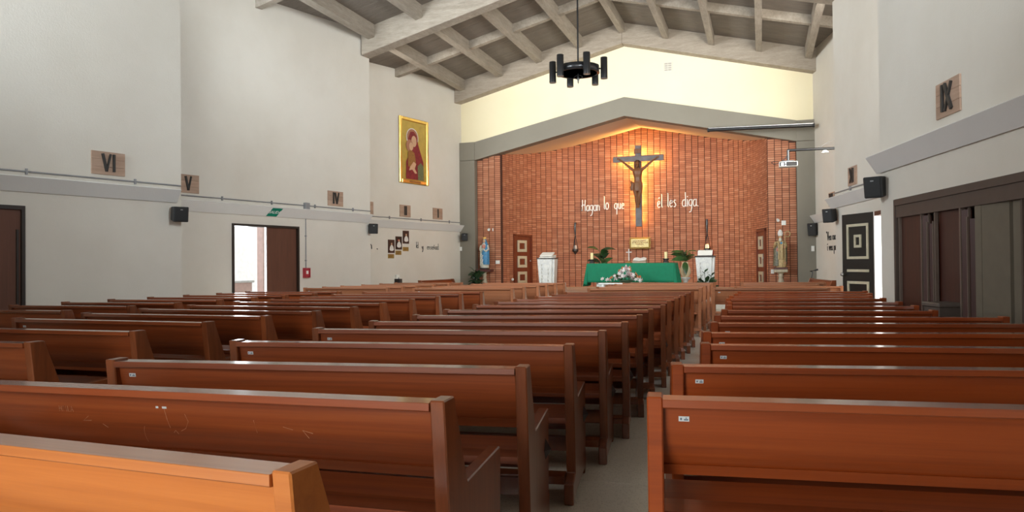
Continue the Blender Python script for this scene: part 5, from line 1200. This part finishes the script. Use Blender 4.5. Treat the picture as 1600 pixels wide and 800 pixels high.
# blue-robed lady
r = empty('lady_statue', (-9.11, 23.8, 1.2)); tag(r, 'painted statue of a crowned lady in a blue mantle on the left pedestal', 'statue')
MB().lathe([(0.17, 0), (0.18, 0.03), (0.14, 0.05), (0.0, 0.05)], 20).build('base', 'ornament', r)
b = MB(); b.loft([(0.04, 0, 0, 0.15, 0.12), (0.2, 0, 0, 0.145, 0.12), (0.45, 0.01, 0, 0.13, 0.11), (0.62, 0.01, 0, 0.115, 0.10), (0.78, 0, 0, 0.13, 0.09), (0.86, 0, 0.0, 0.10, 0.07), (0.90, 0, -0.01, 0.045, 0.045), (0.93, 0, -0.015, 0.04, 0.04)], 20, 0.05, 6)
b.ball((0.0, -0.02, 0.97), 0.052, 0.06, 0.07); b.ball((0, -0.08, 0.965), 0.009, 0.014, 0.014)
for s in (-1, 1):
    b.tube([(s*0.115, 0, 0.82), (s*0.145, -0.03, 0.68), (s*0.09, -0.11, 0.62), (s*0.02, -0.14, 0.68)], [0.045, 0.042, 0.034, 0.024], 9)
    for k in range(4): b.tube([(s*0.02, -0.14, 0.675+0.012*k), (0.0, -0.15, 0.70+0.014*k)], 0.008, 5)
body = remesh(b.build('figure', 'statue_pale', r), 0.009, 2)
mt = MB(); mt.loft([(0.16, 0.04, 0.0, 0.13, 0.13), (0.3, 0.035, 0.0, 0.14, 0.13), (0.55, 0.03, 0.0, 0.14, 0.125), (0.72, 0.04, 0.01, 0.135, 0.105), (0.82, 0.03, 0.02, 0.12, 0.085), (0.90, 0.012, 0.025, 0.085, 0.07), (0.98, 0, 0.022, 0.072, 0.065), (1.045, 0, 0.01, 0.045, 0.045)], 20, 0.05, 7)
mt.build('mantle', 'statue_blue', r)
b2 = MB(); b2.loft([(0.12, -0.11, 0.0, 0.05, 0.10), (0.4, -0.115, 0.0, 0.045, 0.09), (0.7, -0.105, 0.0, 0.045, 0.08), (0.82, -0.085, 0.0, 0.035, 0.07)], 14, 0.06, 5); b2.build('white_veil_fall', 'statue_pale', r)
q = MB(); q.ball((0.0, -0.045, 0.965), 0.042, 0.05, 0.058); q.ball((0, -0.098, 0.962), 0.008, 0.012, 0.012); q.build('face', 'skin_paint', r)
q = MB(); q.ball((0, -0.08, 0.78), 0.07, 0.05, 0.08); q.build('rose_tunic', 'statue_rose', r)
q = MB(); q.lathe([(0.05, 1.04), (0.06, 1.08), (0.045, 1.10)], 14); [q.tube([(0.05*math.cos(k*1.05), 0.05*math.sin(k*1.05), 1.08), (0.055*math.cos(k*1.05), 0.055*math.sin(k*1.05), 1.13)], [0.012, 0.004], 5) for k in range(6)]; q.build('crown', 'gold', r)
q = MB()
for k in range(7): q.ball((-0.06+0.02*(k % 3), -0.13, 0.22+0.05*k), 0.02, 0.015, 0.02, 8, 5)
q.build('flower_garland', 'petal_white', r)
# bishop
r = empty('bishop_statue', (0.55, 23.8, 1.13)); tag(r, 'painted statue of a bishop with mitre and crosier on the right pedestal', 'statue')
bevel(MB().box(-0.2, 0.2, -0.16, 0.16, 0, 0.06).build('base', 'pedestal_wood', r), 0.01)
b = MB(); b.loft([(0.05, 0.02, 0, 0.15, 0.12), (0.25, 0.02, 0, 0.14, 0.12), (0.55, 0.01, 0, 0.14, 0.11), (0.75, 0, 0, 0.15, 0.10), (0.85, 0, 0, 0.12, 0.08), (0.90, 0, -0.01, 0.05, 0.05), (0.93, 0, -0.015, 0.042, 0.042)], 20, 0.05, 6)
b.ball((0, -0.02, 0.98), 0.055, 0.062, 0.075); b.ball((0, -0.085, 0.975), 0.01, 0.014, 0.016)
for s, hx_, hz_ in ((-1, -0.14, 0.80), (1, 0.13, 0.74)):
    b.tube([(s*0.13, 0, 0.82), (s*0.17, -0.03, 0.66), (hx_, -0.12, hz_-0.05), (hx_, -0.13, hz_)], [0.048, 0.045, 0.034, 0.025], 9)
    for k in range(4): b.tube([(hx_-0.02+0.013*k, -0.135, hz_), (hx_-0.02+0.013*k, -0.14, hz_+0.05)], 0.008, 5)
    b.tube([(hx_+s*-0.02, -0.13, hz_), (hx_-s*0.045, -0.14, hz_+0.03)], 0.009, 5)
remesh(b.build('figure', 'statue_gold', r), 0.009, 2)
ck = MB(); ck.loft([(0.10, -0.07, 0.02, 0.15, 0.12), (0.35, -0.065, 0.02, 0.14, 0.12), (0.6, -0.05, 0.02, 0.15, 0.115), (0.78, -0.02, 0.015, 0.155, 0.10), (0.88, 0, 0.015, 0.10, 0.075)], 20, 0.06, 7); ck.build('cope', 'statue_olive', r)
ck = MB(); ck.loft([(0.15, 0.12, 0.02, 0.07, 0.11), (0.45, 0.125, 0.02, 0.07, 0.10), (0.78, 0.10, 0.02, 0.08, 0.09)], 14, 0.06, 5); ck.build('cope_lining', 'statue_olive', r)
q = MB()
for s in (-1, 1): q.tube([(s*0.07, -0.11, 0.84), (s*0.045, -0.13, 0.6), (s*0.05, -0.135, 0.3)], [0.02, 0.026, 0.03], 6)
q.build('gold_orphrey', 'statue_gold', r)
q = MB(); q.ball((-0.09, -0.12, 0.60), 0.03, 0.02, 0.06); q.ball((0.125, -0.12, 0.68), 0.028, 0.02, 0.06); q.ball((0.13, -0.1, 0.2), 0.03, 0.02, 0.05); q.build('rose_lining', 'statue_rose', r)
q = MB(); q.ball((0.0, -0.05, 0.965), 0.042, 0.05, 0.055); q.build('face', 'skin_paint', r)
q = MB(); q.ball((0.0, -0.085, 0.90), 0.05, 0.035, 0.06); q.build('beard', 'statue_pale', r)
q = MB(); q.loft([(1.02, 0, -0.015, 0.06, 0.06), (1.10, 0, -0.015, 0.078, 0.055), (1.17, 0, -0.015, 0.055, 0.035), (1.215, 0, -0.015, 0.015, 0.012)], 16); q.build('mitre', 'robe_white', r)
q = MB(); q.ball((0.03, -0.12, 0.80), 0.045, 0.02, 0.03); q.build('blue_clasp', 'statue_blue', r)
q = MB(); q.tube([(0.13, -0.14, 0.1), (0.13, -0.14, 1.05)], 0.013, 8); q.tube([(0.13+0.075+0.075*math.cos(math.pi-t*0.5), -0.14, 1.07+0.085*math.sin(math.pi-t*0.5)) for t in range(12)], 0.016, 8); q.build('crosier', 'statue_gold', r)

# ------------------------------------------------------------------ small things
r = empty('microphone_stand', (1.33, 22.6, CH)); tag(r, 'black microphone on a short boom stand beside the right grey pillar', 'microphone')
MB().lathe([(0.13, 0), (0.13, 0.02), (0.02, 0.03), (0.0, 0.03)], 18).build('base', 'black_metal', r)
MB().tube([(0, 0, 0.02), (0.02, 0, 0.42), (0.05, 0, 0.58)], 0.012, 8).build('pole', 'black_metal', r); MB().tube([(0.05, 0, 0.58), (-0.02, 0, 0.60), (0.12, 0, 0.63)], 0.012, 8).build('boom', 'black_metal', r); MB().tube([(0.10, 0, 0.625), (0.19, -0.02, 0.65)], [0.02, 0.028], 10).build('microphone', 'black_plastic', r)
MB().lathe([(0.03, 0.32), (0.045, 0.36), (0.03, 0.40)], 10).build('clutch', 'black_plastic', r)
r = empty('stage_monitor', (-10.0, 19.1, 0)); tag(r, 'small black loudspeaker box standing behind the front pews by the left wall', 'speaker')
MB().box(-0.03, 0.03, -0.03, 0.03, 0.02, 0.80).build('stand', 'black_metal', r); MB().box(-0.2, 0.2, -0.2, 0.2, 0, 0.02).build('foot_plate', 'black_metal', r)
c = bevel(MB().box(-0.09, 0.09, -0.08, 0.08, 0.80, 0.97).build('cabinet', 'black_plastic', r), 0.01); MB().lathe([(0.05, 0), (0.04, 0.006), (0.0, 0.004)], 14).build('cone', 'ornament', c)
COL.objects[-1].location = (0, -0.08, 0.87); COL.objects[-1].rotation_euler = (math.pi/2, 0, 0)
r = empty('paper_roll_holder', matrix=S3.frame(20.55, 0.98)); tag(r, 'small pale dispenser on the left wall beside the black speaker box', 'dispenser')
bevel(MB().box(-0.07, 0.07, -0.1, 0, -0.08, 0.09).build('housing', 'paper', r), 0.02); MB().box(-0.03, 0.03, -0.104, -0.1, -0.05, 0.0).build('slot', 'conduit', r)
r = empty('plastic_bin', (1.86, 8.95, 0), 0.25); tag(r, 'grey-brown bin with flared lid in front of the dark folding screen', 'bin')
q = MB(); q.add([(-0.11, -0.13, 0), (0.11, -0.13, 0), (0.11, 0.13, 0), (-0.11, 0.13, 0), (-0.14, -0.17, 0.86), (0.14, -0.17, 0.86), (0.14, 0.17, 0.86), (-0.14, 0.17, 0.86)], [(3, 2, 1, 0), (4, 5, 6, 7), (0, 1, 5, 4), (1, 2, 6, 5), (2, 3, 7, 6), (3, 0, 4, 7)]); q.build('body', 'bin_grey', r)
bevel(MB().box(-0.16, 0.16, -0.19, 0.19, 0.86, 0.91).build('lid', 'bin_grey', r), 0.012); MB().box(0.02, 0.08, -0.175, -0.16, 0.70, 0.74).build('handle_slot', 'frame_dark', r)
